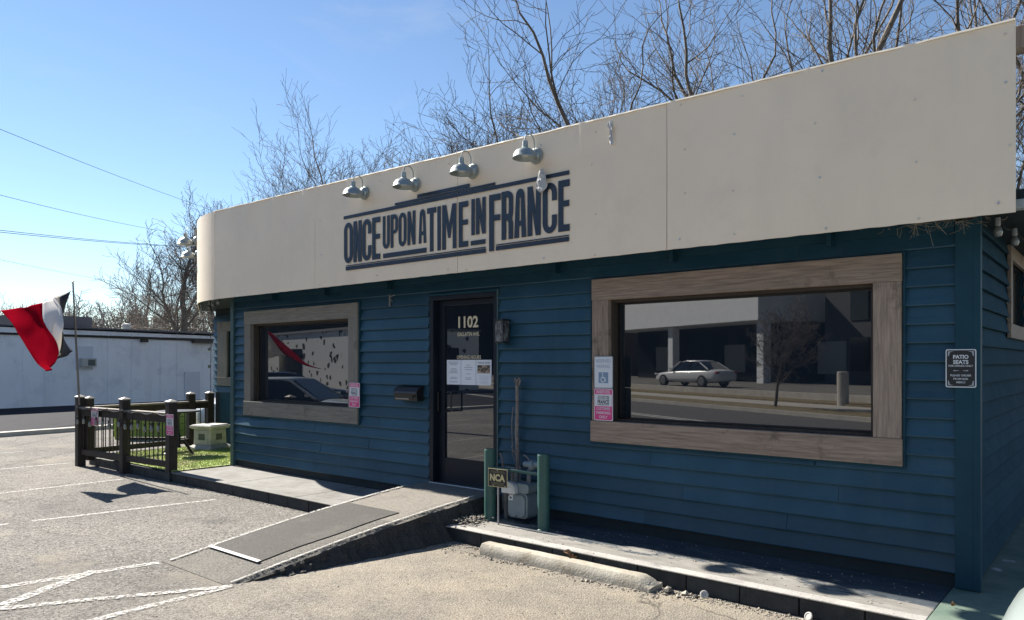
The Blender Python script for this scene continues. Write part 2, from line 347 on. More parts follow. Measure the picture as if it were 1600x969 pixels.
def copy_tree(o, parent=None):
    c = o.copy(); C.objects.link(c); c.parent = parent
    for ch in [k for k in bpy.data.objects if k.parent == o]: copy_tree(ch, c)
    return c

def curve_mesh(name, loops, m, parent, depth=.0015):
    """filled 2D outline (loops of (x,z)), laid in the XZ plane facing -y, origin at 0."""
    cu = bpy.data.curves.new(name, 'CURVE'); cu.dimensions = '2D'; cu.fill_mode = 'BOTH'; cu.extrude = depth
    for lp in loops:
        sp = cu.splines.new('POLY'); sp.points.add(len(lp) - 1); sp.use_cyclic_u = True
        for i, p in enumerate(lp): sp.points[i].co = (p[0], p[1], 0, 1)
    return _c2m(name, cu, m, parent)
def _c2m(name, cu, m, parent):
    tmp = bpy.data.objects.new('tmp', cu); C.objects.link(tmp)
    dg = bpy.context.evaluated_depsgraph_get(); me = bpy.data.meshes.new_from_object(tmp.evaluated_get(dg))
    bpy.data.objects.remove(tmp); bpy.data.curves.remove(cu)
    for v in me.vertices: x, y, z = v.co; v.co = (x, -z, y)
    me.materials.clear(); me.materials.append(m); me.name = name
    o = bpy.data.objects.new(name, me); link(o, parent); return o
def text(name, body, x0, x1, z0, z1, y, m, parent, weight=0.0, depth=.0008):
    """text stretched into the box x0..x1, z0..z1 on the plane y, facing -y"""
    cu = bpy.data.curves.new(name, 'FONT'); cu.body = body; cu.size = 1.0; cu.offset = weight; cu.extrude = .0; cu.resolution_u = 3
    o = _c2m(name, cu, m, parent); me = o.data
    xs = [v.co.x for v in me.vertices]; zs = [v.co.z for v in me.vertices]
    a, b, c, d = min(xs), max(xs), min(zs), max(zs)
    for v in me.vertices:
        v.co = (x0 + (v.co.x - a) / (b - a) * (x1 - x0), y, z0 + (v.co.z - c) / (d - c) * (z1 - z0))
    return o

# ================================================================== SETTING
def quad(name, m, pts, parent=None): return MB().add(pts, [tuple(range(len(pts)))]).build(name, m, parent)
g = quad('ground', ASPH, [(-400, -400, 0), (400, -400, 0), (400, 400, 0), (-400, 400, 0)]); struct(g)

WZ = .14           # walkway top
# walkway, left of the ramp, and right of it, with painted block edge
wl = MB().box(-10.42, -6.1, 5.02, 5.9, 0, WZ).build('walkway', CONCL, bevel=.006); struct(wl)
wr = MB().box(-5.02, -0.95, 5.10, 5.9, 0, WZ).build('walkway', WALKP, bevel=.006); struct(wr)
wg = MB().box(-0.945, 4.0, 5.0, 12.0, 0, WZ + .004).build('side_walkway', GREENP, bevel=.006); struct(wg)
def kerb_blocks(parent, x0, x1, y0, y1, z1, step=.41):
    x = x0; k = 0
    while x < x1 - .05:
        xe = min(x + step, x1)
        MB().box(x + .004, xe - .004, y0 + random.uniform(0, .008), y1, .0, z1 - .014 + random.uniform(-.004, .004)).build('kerb_block', KERBB, parent, bevel=.006)
        x = xe
kerb_blocks(wl, -10.42, -6.45, 4.93, 5.018, WZ)
kerb_blocks(wr, -4.98, -0.95, 5.00, 5.098, WZ)
# concrete lip over the block edges
MB().box(-10.42, -6.4, 4.915, 5.018, WZ - .012, WZ).build('kerb_lip', CONCL, wl, bevel=.005)
MB().box(-5.0, -0.95, 4.985, 5.098, WZ - .012, WZ).build('kerb_lip', CONC, wr, bevel=.005)
# hairline joint slabs of the left walkway
for x in (-8.9, -7.4): box('joint', KERBB, x, x + .008, 4.92, 5.84, WZ - .002, WZ + .0015, wl)

# ---- ramp
def ramp_z(y):
    if y > 5.55: return .335
    t = (5.55 - y) / 2.62
    return max(.335 * (1 - t) + .03 * math.sin(math.pi * min(1, t)), 0.004)
ny = 170; Y0, Y1 = 5.88, 2.90
verts = []; cols = 15
for i in range(ny + 1):
    y = Y0 + (Y1 - Y0) * i / ny; t = i / ny
    z = ramp_z(y); xl = -6.14 - .16 * t; xr = -5.06 - .18 * t
    jag = .02 * noise.noise((y * 4, 3, 1)) + .012 * noise.noise((y * 13, 3, 1))
    prof = [(xl - .05 - .10 * z, -.02), (xl - .012, z - .02), (xl + .01, z)]
    for k in range(1, 6): prof.append((xl + (xr - xl) * k / 6, z + .0004 * math.sin(k)))
    sl = .10 + .85 * z
    prof += [(xr - .02, z), (xr + .015 + jag, z - .015)]
    for k in range(1, 5):
        u = k / 4.0
        n = noise.noise((y * 7, u * 5, 2)) * .045 + noise.noise((y * 22, u * 11, 5)) * .028 + noise.noise((y * 55, u * 23, 7)) * .02
        prof.append((xr + .015 + jag + sl * (u ** 1.5) * .62 + n * (1 if k < 4 else .6), z - .015 - (z + .005) * u + n * .55 * math.sin(math.pi * u)))
    prof.append((xr + .05 + sl * .68 + jag * 2, -.03))
    ncol = len(prof)
    verts += [(x, y, max(zz, -.03)) for x, zz in prof]
faces_top, faces_side = [], []
for i in range(ny):
    for j in range(ncol - 1):
        f = (i * ncol + j, i * ncol + j + 1, (i + 1) * ncol + j + 1, (i + 1) * ncol + j)
        (faces_side if (j >= 9 or j == 0) else faces_top).append((f, i))
ramp = MB(); ramp.v = verts; ramp.f = [f for f, i in faces_top] + [f for f, i in faces_side]
ramp.f += [tuple(range(ncol))]
ro = ramp.build('ramp', CONCR, smooth=True); struct(ro)
ro.data.materials.append(RAMPA); ro.data.materials.append(APRON)
for p in ro.data.polygons:
    c = p.center
    if c.y < 4.5 and p.index < len(faces_top): p.material_index = 2
    if p.index >= len(faces_top): p.material_index = 1
ro['label'] = 'short concrete and asphalt ramp rising to the door'
def ramp_strip(name, m, xa, xb, ya, yb, lift, n=14, skew=0.0, th=.0):
    b = MB(); vs = []
    for i in range(n + 1):
        y = ya + (yb - ya) * i / n
        for x in (xa(y), xb(y)):
            vs.append((x, y, ramp_z(y) + .0045 + lift))
    b.add(vs, [(2 * i, 2 * i + 1, 2 * i + 3, 2 * i + 2) for i in range(n)])
    o = b.build(name, m, ro)
    s = o.modifiers.new('solid', 'SOLIDIFY'); s.thickness = .003; s.offset = -1
    return o
ramp_strip('grip_mat', MATM, lambda y: -6.16 - .05 * (4.72 - y) + .022 * noise.noise((y * 2.3, 1, 0)) + .006 * noise.noise((y * 19, 1, 0)), lambda y: -5.36 - .07 * (4.72 - y) + .022 * noise.noise((y * 2.1, 7, 0)) + .006 * noise.noise((y * 21, 3, 0)), 3.30, 4.72, .0005, n=60)
ramp_strip('painted_line', PAINTF, lambda y: -6.24, lambda y: -5.44, 3.27, 3.305, .012, n=3)
tt = lambda y: (Y0 - y) / (Y0 - Y1)
ramp_strip('painted_line', PAINT, lambda y: -6.13 - .16 * tt(y), lambda y: -6.09 - .16 * tt(y), 2.95, 5.5, .004)
ramp_strip('painted_line', PAINT, lambda y: -5.11 - .18 * tt(y), lambda y: -5.085 - .18 * tt(y), 2.95, 5.5, .004)

# ---- painted bay lines on the lot
lines = struct(MB().add([(-11.25, 4.6, .004), (-11.17, 4.6, .004), (-11.17, -6, .004), (-11.25, -6, .004)], [(0, 1, 2, 3)]).build('bay_line', PAINT))
def bayline(a, b, w=.085, z=.004, m=PAINT):
    a = Vector((a[0], a[1], z)); b = Vector((b[0], b[1], z)); n = (b - a).cross(Vector((0, 0, 1))).normalized() * w / 2
    k = 14; vs = []
    for i in range(k + 1):
        p = a.lerp(b, i / k); q = noise.noise(p * 1.7) * .012; vs += [p + n + n.normalized() * q, p - n + n.normalized() * q]
    MB().add(vs, [(2 * i, 2 * i + 1, 2 * i + 3, 2 * i + 2) for i in range(k)]).build('bay_line', m, lines)
bayline((-8.66, 4.65), (-8.98, 2.75)); bayline((-9.02, 2.55), (-9.3, -4))
bayline((-6.30, 2.88), (-6.75, .6), .09); bayline((-6.44, 2.42), (-5.6, .9), .11, .006)
bayline((-5.2, 2.92), (-6.1, 1.35), .075, .008); bayline((-5.22, 2.90), (-5.2, .8), .08, .006)
for x in (-13.7, -16.15, -18.6, -21): bayline((x, 4.8), (x - .3, -3))

# ================================================================== BUILDING
bld = thing('restaurant_building', 'low teal lap-sided restaurant with a deep cream sign fascia and dark windows', 'building', (0, 0, 0))
WY = 5.86; XL, XR = -10.38, -0.82; WT = 2.70; SB = .245
BW = (-3.70, -1.44, 1.15, 2.27); SW = (-9.83, -7.55, 1.13, 2.25); DR = (-6.10, -5.10, .33, 2.44)
NC = 18; CH = (2.62 - SB) / NC
def wall_with_holes(name, m, M, u0, u1, z0, z1, holes, parent, th=.12):
    us = sorted({u0, u1, *[h[0] for h in holes], *[h[1] for h in holes]}); zs = sorted({z0, z1, *[h[2] for h in holes], *[h[3] for h in holes]})
    us = [u for u in us if u0 <= u <= u1]; zs = [z for z in zs if z0 <= z <= z1]
    b = MB()
    for i in range(len(us) - 1):
        for j in range(len(zs) - 1):
            uc, zc = (us[i] + us[i + 1]) / 2, (zs[j] + zs[j + 1]) / 2
            if any(h[0] < uc < h[1] and h[2] < zc < h[3] for h in holes): continue
            a = [M(u, d, z) for u, d, z in ((us[i], -.006, zs[j]), (us[i + 1], -.006, zs[j]), (us[i + 1], -th, zs[j]), (us[i], -th, zs[j]),
                                            (us[i], -.006, zs[j + 1]), (us[i + 1], -.006, zs[j + 1]), (us[i + 1], -th, zs[j + 1]), (us[i], -th, zs[j + 1]))]
            b.add(a, [(0, 3, 2, 1), (4, 5, 6, 7), (0, 1, 5, 4), (1, 2, 6, 5), (2, 3, 7, 6), (3, 0, 4, 7)])
    return b.build(name, m, parent)
MF = lambda u, d, z: (u, WY - d, z)
def board(M, u0, u1, z0, z1, parent, m, seed, amp=.0022, lap=.036):
    n = max(1, int((u1 - u0) / .3)); vs = []
    for i in range(n + 1):
        u = u0 + (u1 - u0) * i / n
        q = noise.noise((u * 1.3 + seed * 17.3, seed * 3.1, 0)) * amp * 2; s = noise.noise((u * .9 + seed * 7, 4, 1)) * .004
        if u < -8.6 and M is MF and .62 < z0 < .80: q += .035 * math.exp(-((u + 9.75) / .42) ** 2); s -= .012 * math.exp(-((u + 9.75) / .3) ** 2)
        end = .004 * (1 if i in (0, n) else 0) * random.random()
        for d, z in ((-.004, z0 + s), (lap - .003 + q + end, z0 + s), (lap + q + end, z0 + .008 + s), (lap * .62 + q * .8, z0 + (z1 - z0) * .45), (.003, z1 + .004), (-.004, z1 + .004)):
            vs.append(M(u, d, z))
    k = 6; fs = []
    for i in range(n):
        for j in range(k):
            fs.append((i * k + j, i * k + (j + 1) % k, (i + 1) * k + (j + 1) % k, (i + 1) * k + j))
    fs += [tuple(range(k)), tuple(n * k + j for j in range(k - 1, -1, -1))]
    return MB().add(vs, fs).build('siding_board', m, parent)
def siding(M, u0, u1, z0, nc, ch, holes, parent, m, seed, joints, amp=.0022):
    rnd = random.Random(seed)
    for c in range(nc):
        za, zb = z0 + c * ch, z0 + (c + 1) * ch; zc = (za + zb) / 2
        segs = [(u0, u1)]
        for h in holes:
            if zb > h[2] + .004 and za < h[3] - .004:
                ns = []
                if len(h) > 4 and zb - h[3] > .02: board(M, h[0], h[1], h[3] + .002, zb, parent, m, seed + c)
                for a, b in segs:
                    if h[1] <= a or h[0] >= b: ns.append((a, b)); continue
                    if h[0] > a: ns.append((a, h[0]))
                    if h[1] < b: ns.append((h[1], b))
                segs = ns
        for a, b in segs:
            cuts = [a]; js = sorted(j + (0 if c % 2 else 1.35) + rnd.uniform(-.25, .25) for j in joints)
            for j in js:
                if a + .35 < j < b - .35 and j - cuts[-1] > .8: cuts.append(j)
            cuts.append(b)
            for i in range(len(cuts) - 1):
                board(M, cuts[i] + (.001 if i else 0), cuts[i + 1] - .0015, za, zb, parent, m, seed + c * 1.37 + i * 5.1, amp)
MS = lambda u, d, z: (XR + d, u, z)
ML = lambda u, d, z: (u, 7.2 - d, z)
SWIN = (7.55, 8.65, 2.02, 2.56)
fw = wall_with_holes('front_wall', SOFFIT, MF, XL, XR, .10, WT, [BW, SW, DR], bld)
siding(MF, XL + .06, XR - .10, SB, NC, CH, [BW, SW, (DR[0] - .02, DR[1] + .02, 0, DR[3], 1)], fw, SIDING, 3, [-9.6, -6.95, -4.45, -1.9], amp=.005)
sw_ = wall_with_holes('side_wall', SOFFIT, MS, WY + .125, 13, .10, 2.9, [SWIN], bld)
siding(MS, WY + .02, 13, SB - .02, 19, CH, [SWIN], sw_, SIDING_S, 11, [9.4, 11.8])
lw = wall_with_holes('porch_wall', SOFFIT, ML, -13.45, XL - .125, .10, WT, [(-12.95, -10.9, 1.42, 2.28)], bld)
siding(ML, -13.47, XL - .13, 1.13, 11, CH, [(-12.95, -10.9, 1.42, 2.28)], lw, SIDING, 21, [])
box('porch_skirt', TRIM, -13.25, XL - .13, 7.19, 7.205, .14, 1.13, lw)
box('end_wall', TRIM, XL, XL + .12, WY + .125, 7.4, .1, WT, bld)
box('back_wall', SOFFIT, -13.4, XR - .12, 12.9, 13, .1, 2.75, bld)
box('west_wall', TRIM, -13.47, -13.36, 7.33, 12.9, .1, 2.7, bld)
# trim: corner boards, frieze, foundation, downpipe corner
box('corner_board', TRIM, XR - .105, XR + .002, WY - .046, WY - .001, .15, 2.66, fw, .003)
box('corner_board', TRIM, XR + .001, XR + .044, WY - .044, WY + .028, .15, 2.75, fw, .003)
box('corner_trim', TRIML, XL - .03, XL + .055, WY - .05, WY - .001, .145, 2.64, fw, .003)
box('frieze', TRIM, XL + .06, XR - .11, WY - .040, WY + .0, 2.60, 2.69, fw)
for x in (-9.2, -8.0, -6.77, -4.3, -3.05, -1.75): box('bracket', TRIM, x, x + .035, WY - .12, WY - .041, 2.56, 2.66, fw)
# soffit + roof
rp = [(-.60, 5.47), (-10.2, 5.47), (-11.32, 5.78), (-13.9, 7.17), (-13.9, 13.05), (-.36, 13.05), (-.36, 5.6), (-.60, 5.6)]
rf = MB().prism(rp, 'z', 2.705, 2.78).build('roof', SOFFIT, bld)
box('roof_deck', SOFFIT, -10.3, -1.0, 6.2, 12.8, 2.785, 3.0, rf)
box('eave_board', mat('eave grey', (.30, .33, .34), rough=.6), -.60, -.40, 5.50, 5.60, 2.645, 2.70, rf, .004)
box('eave_board', TRIM, -.40, -.36, 5.61, 13, 2.67, 2.82, rf, .004)
box('fascia_backing_post', WOODV, -.62, -.50, 5.47, 5.60, 3.62, 3.76, rf, .004)

# ---- fascia panels
FY = 5.44; FB = 2.612
def ftop(x): return 3.885 + (x + 10.2) / 9.66 * -.095
fas = bpy.data.objects.new('fascia', None); link(fas, bld)
def panel(x0, x1, seed, m=FASCIA):
    nx, nz = 40, 22; vs = []; th = .012
    for side in (0, 1):
        for i in range(nx + 1):
            for j in range(nz + 1):
                x = x0 + (x1 - x0) * i / nx; t = ftop(x); z = FB + (t - FB) * j / nz
                v = j / nz
                q = noise.noise((x * .9 + seed * 3, z * .8, seed)) * .006
                # dents hammered in along the top edge
                for k in range(4):
                    cx = x0 + (x1 - x0) * ((seed * .37 + k * .271) % 1.0); w = .05 + .03 * (k % 2)
                    q += .020 * math.exp(-((x - cx) / w) ** 2) * max(0, v - .72 + .1 * (k % 3)) * 2.2
                if j in (0, nz): z += noise.noise((x * 9, seed, 2)) * .004
                vs.append((x, FY - q + th * side, z))
    N = (nx + 1) * (nz + 1); fs = []
    def id(s, i, j): return s * N + i * (nz + 1) + j
    for i in range(nx):
        for j in range(nz):
            fs.append((id(0, i, j), id(0, i + 1, j), id(0, i + 1, j + 1), id(0, i, j + 1)))
            fs.append((id(1, i, j), id(1, i, j + 1), id(1, i + 1, j + 1), id(1, i + 1, j)))
    for i in range(nx):
        fs.append((id(0, i, 0), id(1, i, 0), id(1, i + 1, 0), id(0, i + 1, 0))); fs.append((id(0, i, nz), id(0, i + 1, nz), id(1, i + 1, nz), id(1, i, nz)))
    for j in range(nz):
        fs.append((id(0, 0, j), id(0, 0, j + 1), id(1, 0, j + 1), id(1, 0, j))); fs.append((id(0, nx, j), id(1, nx, j), id(1, nx, j + 1), id(0, nx, j + 1)))
    return MB().add(vs, fs).build('panel', m, fas, smooth=True)
PX = [-10.18, -7.742, -5.286, -2.909, -.54]
for i in range(4): panel(PX[i] + .003, PX[i + 1] - .003, i + 1)
for i in range(4):
    vs = []; n_ = 30
    for k in range(n_ + 1):
        x = PX[i] + .004 + (PX[i + 1] - PX[i] - .008) * k / n_; z = ftop(x) + .004 + noise.noise((x * 3, 5, i)) * .006; w_ = .014 + .006 * noise.noise((x * 7, 1, 1))
        vs += [(x, FY - w_, z - .012 - .006 * noise.noise((x * 11, 2, 2))), (x, FY - w_ * .8, z), (x, FY + .03, z + .004), (x, FY + .03, z - .02)]
    fs = [(k * 4 + j, k * 4 + (j + 1) % 4, k * 4 + 4 + (j + 1) % 4, k * 4 + 4 + j) for k in range(n_) for j in range(4)] + [(0, 1, 2, 3), (n_ * 4, n_ * 4 + 3, n_ * 4 + 2, n_ * 4 + 1)]
    MB().add(vs, fs).build('edge_flashing', FASEDGE, fas)
# dark seam battens behind the gaps and the framing
for x in PX[1:4]: box('seam_batten', SOFFIT, x - .03, x + .03, FY + .02, FY + .05, FB + .01, ftop(x) - .02, fas)
box('fascia_frame', SOFFIT, -10.1, -.62, FY + .03, FY + .07, FB + .03, FB + .10, fas)
# curved corner panel and the return along the porch
path = []
for k in range(13):
    u = k / 12; a = Vector((-10.186, 5.44)); b = Vector((-10.75, 5.44)); c = Vector((-11.34, 5.77))
    path.append(a * (1 - u) ** 2 + b * 2 * u * (1 - u) + c * u * u)
for k in range(1, 9): path.append(Vector((-11.34, 5.77)).lerp(Vector((-14.0, 7.18)), k / 8))
def sheet(pts, name):
    vs = []; n = len(pts)
    for s in (0, 1):
        for i, p in enumerate(pts):
            d = (pts[min(i + 1, n - 1)] - pts[max(i - 1, 0)]).normalized(); nn = Vector((-d.y, d.x)) * (-.012 * s)
            for z in (FB - .004, 3.885): vs.append((p.x + nn.x, p.y + nn.y, z))
    fs = []
    for s in (0, 1):
        for i in range(n - 1):
            k = s * 2 * n + 2 * i; fs.append((k, k + 1, k + 3, k + 2))
    for i in range(n - 1):
        k = 2 * i; q = 2 * n + k; fs += [(k, k + 2, q + 2, q), (k + 1, q + 1, q + 3, k + 3)]
    fs += [(0, 2 * n, 2 * n + 1, 1), (2 * n - 2, 2 * n - 1, 4 * n - 1, 4 * n - 2)]
    o = MB().add(vs, fs).build(name, FASCIA, fas); return o
sheet(path[:13], 'corner_panel'); sheet(path[12:], 'porch_panel')
# screws
for x in (-7.6, -6.5, -5.4, -5.15, -4.2, -3.6, -2.78, -2.3, -1.7, -1.1, -.62):
    for z in (2.66, 3.02, 3.42, 3.74):
        if 2.8 < z < 3.5 and -7.2 < x < -3.8: continue
        MB().lathe([(.004, -.004), (.009, 0), (.007, .004)], n=8).build('screw', STEEL if random.random() < .3 else FASEDGE, fas).matrix_local = Matrix.Translation((x + random.uniform(-.05, .05), FY - .006, z + random.uniform(-.03, .03))) @ Matrix.Rotation(R(90), 4, 'X')

# ---- painted lettering
def arc(cx, cz, rx, rz, a0, a1, n=10): return [(cx + rx * math.cos(R(a0 + (a1 - a0) * i / n)), cz + rz * math.sin(R(a0 + (a1 - a0) * i / n))) for i in range(n + 1)]
def glyph(ch, x0, x1, z0, z1, sv, sh):
    w = x1 - x0; h = z1 - z0; xm = (x0 + x1) / 2; ro_ = w / 2; rz = min(w * .62, h * .25); ri = w / 2 - sv; riz = max(rz - sh * .9, .01)
    if ch == 'O': return [arc(xm, z1 - rz, ro_, rz, 0, 180) + arc(xm, z0 + rz, ro_, rz, 180, 360), arc(xm, z1 - rz, ri, riz, 0, 180) + arc(xm, z0 + rz, ri, riz, 180, 360)]
    if ch == 'C': return [[(x1, z0 + h * .64)] + arc(xm, z1 - rz, ro_, rz, 0, 180) + arc(xm, z0 + rz, ro_, rz, 180, 360) + [(x1, z0 + h * .36), (x1 - sv, z0 + h * .36)] + arc(xm, z0 + rz, ri, riz, 360, 180) + arc(xm, z1 - rz, ri, riz, 180, 0) + [(x1 - sv, z0 + h * .64)]]
    if ch == 'U': return [[(x0, z1)] + arc(xm, z0 + rz, ro_, rz, 180, 360) + [(x1, z1), (x1 - sv, z1)] + arc(xm, z0 + rz, ri, riz, 360, 180) + [(x0 + sv, z1)]]
    if ch == 'E': return [[(x0, z0), (x0, z1), (x1, z1), (x1, z1 - sh), (x0 + sv, z1 - sh), (x0 + sv, z0 + h * .56 + sh * .3), (x1 - w * .04, z0 + h * .56 + sh * .3), (x1 - w * .04, z0 + h * .56 - sh * .6), (x0 + sv, z0 + h * .56 - sh * .6), (x0 + sv, z0 + sh), (x1, z0 + sh), (x1, z0)]]
    if ch == 'F': return [[(x0, z0), (x0, z1), (x1, z1), (x1, z1 - sh), (x0 + sv, z1 - sh), (x0 + sv, z0 + h * .60 + sh * .3), (x1 - w * .04, z0 + h * .60 + sh * .3), (x1 - w * .04, z0 + h * .60 - sh * .6), (x0 + sv, z0 + h * .60 - sh * .6), (x0 + sv, z0)]]
    if ch == 'I': return [[(x0, z0), (x0, z1), (x1, z1), (x1, z0)]]
    if ch == 'T': return [[(xm - sv / 2, z0), (xm - sv / 2, z1 - sh), (x0, z1 - sh), (x0, z1), (x1, z1), (x1, z1 - sh), (xm + sv / 2, z1 - sh), (xm + sv / 2, z0)]]
    if ch == 'N': return [[(x0, z0), (x0, z1), (x0 + sv * 1.05, z1), (x1 - sv, z0 + h * .46), (x1 - sv, z1), (x1, z1), (x1, z0), (x1 - sv * 1.05, z0), (x0 + sv, z1 - h * .46), (x0 + sv, z0)]]
    if ch == 'M': return [[(x0, z0), (x0, z1), (x0 + sv * 1.1, z1), (xm, z0 + h * .55), (x1 - sv * 1.1, z1), (x1, z1), (x1, z0), (x1 - sv, z0), (x1 - sv, z1 - h * .34), (xm + sv * .3, z0 + h * .25), (xm - sv * .3, z0 + h * .25), (x0 + sv, z1 - h * .34), (x0 + sv, z0)]]
    if ch == 'A':
        return [[(x0, z0), (x0 + w * .14, z1 - rz * .8)] + arc(xm, z1 - rz * .8, w * .36, rz * .8, 180, 0, 8) + [(x1, z0), (x1 - sv, z0), (x1 - sv - w * .02, z0 + h * .24), (x0 + sv + w * .02, z0 + h * .24), (x0 + sv, z0)],
                [(x0 + sv + w * .03, z0 + h * .24 + sh * .8), (xm - w * .06, z1 - sh * 1.4), (xm + w * .06, z1 - sh * 1.4), (x1 - sv - w * .03, z0 + h * .24 + sh * .8)]]
    if ch in 'PR':
        zb = z0 + h * .42; rr = w * .5
        if ch == 'P': outer = [(x0, z0), (x0, z1)] + arc(x1 - rr, z1 - rr, rr, rr, 90, 0, 6) + arc(x1 - rr, zb + rr, rr, rr, 0, -90, 6) + [(x0 + sv, zb), (x0 + sv, z0)]
        else: outer = [(x0, z0), (x0, z1)] + arc(x1 - rr, z1 - rr, rr, rr, 90, 0, 6) + [(x1, zb + rr * .7), (x1 - w * .10, zb + .0), (x1, zb - rr * .6), (x1, z0), (x1 - sv, z0), (x1 - sv, zb - rr * .5), (x1 - sv - w * .1, zb - sh * .2), (x0 + sv, zb - sh * .2), (x0 + sv, z0)]
        inner = [(x0 + sv, zb + sh * .8), (x0 + sv, z1 - sh)] + arc(x1 - sv * .95 - w * .08, z1 - sh - w * .1, w * .08, w * .1, 90, 0, 4) + [(x1 - sv * .95, zb + sh * .8 + w * .1)] + arc(x1 - sv * .95 - w * .08, zb + sh * .8 + w * .1, w * .08, w * .1, 0, -90, 4)[1:]
        return [outer, inner]
LY = FY - .0095
def put(o): o.location.y = LY; return o
def word(s, spans, z0, z1, sv, sh):
    for ch, (a, b) in zip(s, spans):
        put(curve_mesh('letter', glyph(ch, a, b, z0, z1, sv, sh), NAVY, fas))
word('ONCE', [(-7.148, -6.985), (-6.970, -6.822), (-6.808, -6.648), (-6.631, -6.492)], 2.862, 3.340, .056, .062)
word('UPON', [(-6.447, -6.330), (-6.312, -6.195), (-6.180, -6.055), (-6.035, -5.911)], 2.965, 3.333, .042, .05)
word('A', [(-5.858, -5.741)], 2.965, 3.330, .040, .05)
word('TIME', [(-5.727, -5.590), (-5.572, -5.522), (-5.500, -5.296), (-5.262, -5.130)], 2.864, 3.326, .052, .058)
word('IN', [(-5.085, -5.040), (-5.022, -4.893)], 2.970, 3.332, .044, .05)
word('F', [(-4.846, -4.697)], 2.785, 3.338, .062, .064)
word('RANCE', [(-4.684, -4.540), (-4.524, -4.378), (-4.362, -4.205), (-4.182, -4.018), (-4.002, -3.876)], 2.879, 3.345, .056, .062)
def bar(x0, x1, z0, z1): put(curve_mesh('painted_bar', [[(x0, z0), (x0, z1), (x1, z1), (x1, z0)]], NAVY, fas))
bar(-7.154, -5.289, 3.386, 3.424); bar(-5.283, -3.880, 3.386, 3.424)
bar(-6.24, -5.289, 3.428, 3.454); bar(-5.283, -4.768, 3.428, 3.454)
bar(-5.88, -5.289, 3.459, 3.496); bar(-5.283, -5.11, 3.459, 3.496)
bar(-6.441, -5.738, 2.862, 2.913); bar(-5.093, -4.896, 2.868, 2.914)
bar(-7.114, -5.289, 2.778, 2.822); bar(-5.283, -4.891, 2.778, 2.822); bar(-4.757, -3.882, 2.785, 2.827)
bar(-7.114, -5.289, 2.829, 2.838); bar(-5.283, -4.891, 2.829, 2.838); bar(-4.757, -3.882, 2.834, 2.844)

# ---- windows
def window(label, op, outer, mh, mv, y0):
    w = bpy.data.objects.new('window', None); link(w, bld); w['label'] = label
    x0, x1, z0, z1 = op; X0, X1, Z0, Z1 = outer
    fy0, fy1 = WY - .066, WY - .006
    box('frame_board', mh, X0, X1, fy0, fy1, z1 + .001, Z1, w, .004)
    box('frame_board', mh, X0 - .01, X1 + .004, fy0 - .004, fy1, Z0, z0 - .001, w, .004)
    box('frame_board', mv, X0 + .004, x0, fy0 + .003, fy1, z0, z1, w, .004)
    box('frame_board', mv, x1, X1 - .003, fy0 + .003, fy1, z0, z1, w, .004)
    j = MB(); gy = WY + .085
    j.box(x0 + .001, x0 + .022, fy1, gy - .004, z0, z1); j.box(x1 - .022, x1 - .001, fy1, gy - .004, z0, z1)
    j.box(x0 + .023, x1 - .023, fy1, gy - .004, z1 - .022, z1 - .001); j.box(x0 + .023, x1 - .023, fy1 + .01, gy - .004, z0 + .001, z0 + .02)
    j.build('jamb', JAMB, w)
    box('glass_pane', GLASS, x0 + .001, x1 - .001, gy, gy + .012, z0 + .001, z1 - .001, w)
    m = MB()
    m.box(x0 + .023, x0 + .045, gy - .02, gy - .001, z0 + .021, z1 - .023); m.box(x1 - .045, x1 - .023, gy - .02, gy - .001, z0 + .021, z1 - .023)
    m.box(x0 + .046, x1 - .046, gy - .02, gy - .001, z0 + .021, z0 + .035); m.box(x0 + .046, x1 - .046, gy - .02, gy - .001, z1 - .04, z1 - .023)
    m.build('sash', BLACK, w)
    # thin painted drip bead round the boards
    t = MB(); yb = WY - .048
    t.box(X0 - .024, X0 - .011, yb, WY - .012, Z0 - .012, Z1 + .012); t.box(X1 + .005, X1 + .02, yb, WY - .012, Z0 - .012, Z1 + .012)
    t.box(X0 - .010, X1 + .004, yb, WY - .012, Z1 + .001, Z1 + .013); t.box(X0 - .010, X1 + .004, yb - .01, WY - .012, Z0 - .013, Z0 - .001)
    t.build('bead', TRIM, w)
    return w
window('wide window in brown weathered boards right of the door', BW, (-3.885, -1.25, .955, 2.47), WOOD, WOODV, 0)
window('wide window in silver-grey boards left of the door', SW, (-10.0, -7.36, .925, 2.44), WOODG, WOODGV, 0)
pw = bpy.data.objects.new('window', None); link(pw, bld)
for b in ((-13.3, -10.6, 2.28, 2.46), (-13.3, -10.6, 1.26, 1.42)): box('frame_board', WOODG, b[0], b[1], 7.15, 7.19, b[2], b[3], pw, .003)
box('frame_board', WOODGV, -13.29, -12.95, 7.153, 7.19, 1.421, 2.279, pw, .003)
box('glass_pane', GLASS, -12.95, -10.9, 7.24, 7.25, 1.42, 2.28, pw)
box('blind', mat('window blind', (.35, .36, .37), rough=.7), -12.1, -10.95, 7.222, 7.238, 1.44, 1.95, pw)
sw2 = bpy.data.objects.new('window', None); link(sw2, bld)
for (a, b, c, d) in ((7.42, 8.78, 2.56, 2.68), (7.42, 8.78, 1.90, 2.02)): box('frame_board', WOOD, XR + .02, XR + .05, a, b, c, d, sw2, .003)
for (a, b) in ((7.43, 7.55), (8.65, 8.77)): box('frame_board', WOODV, XR + .02, XR + .048, a, b, 2.021, 2.559, sw2, .003)
box('glass_pane', mat('brown blind behind glass', (.05, .035, .028), rough=.25), XR - .05, XR - .04, 7.55, 8.65, 2.02, 2.56, sw2)

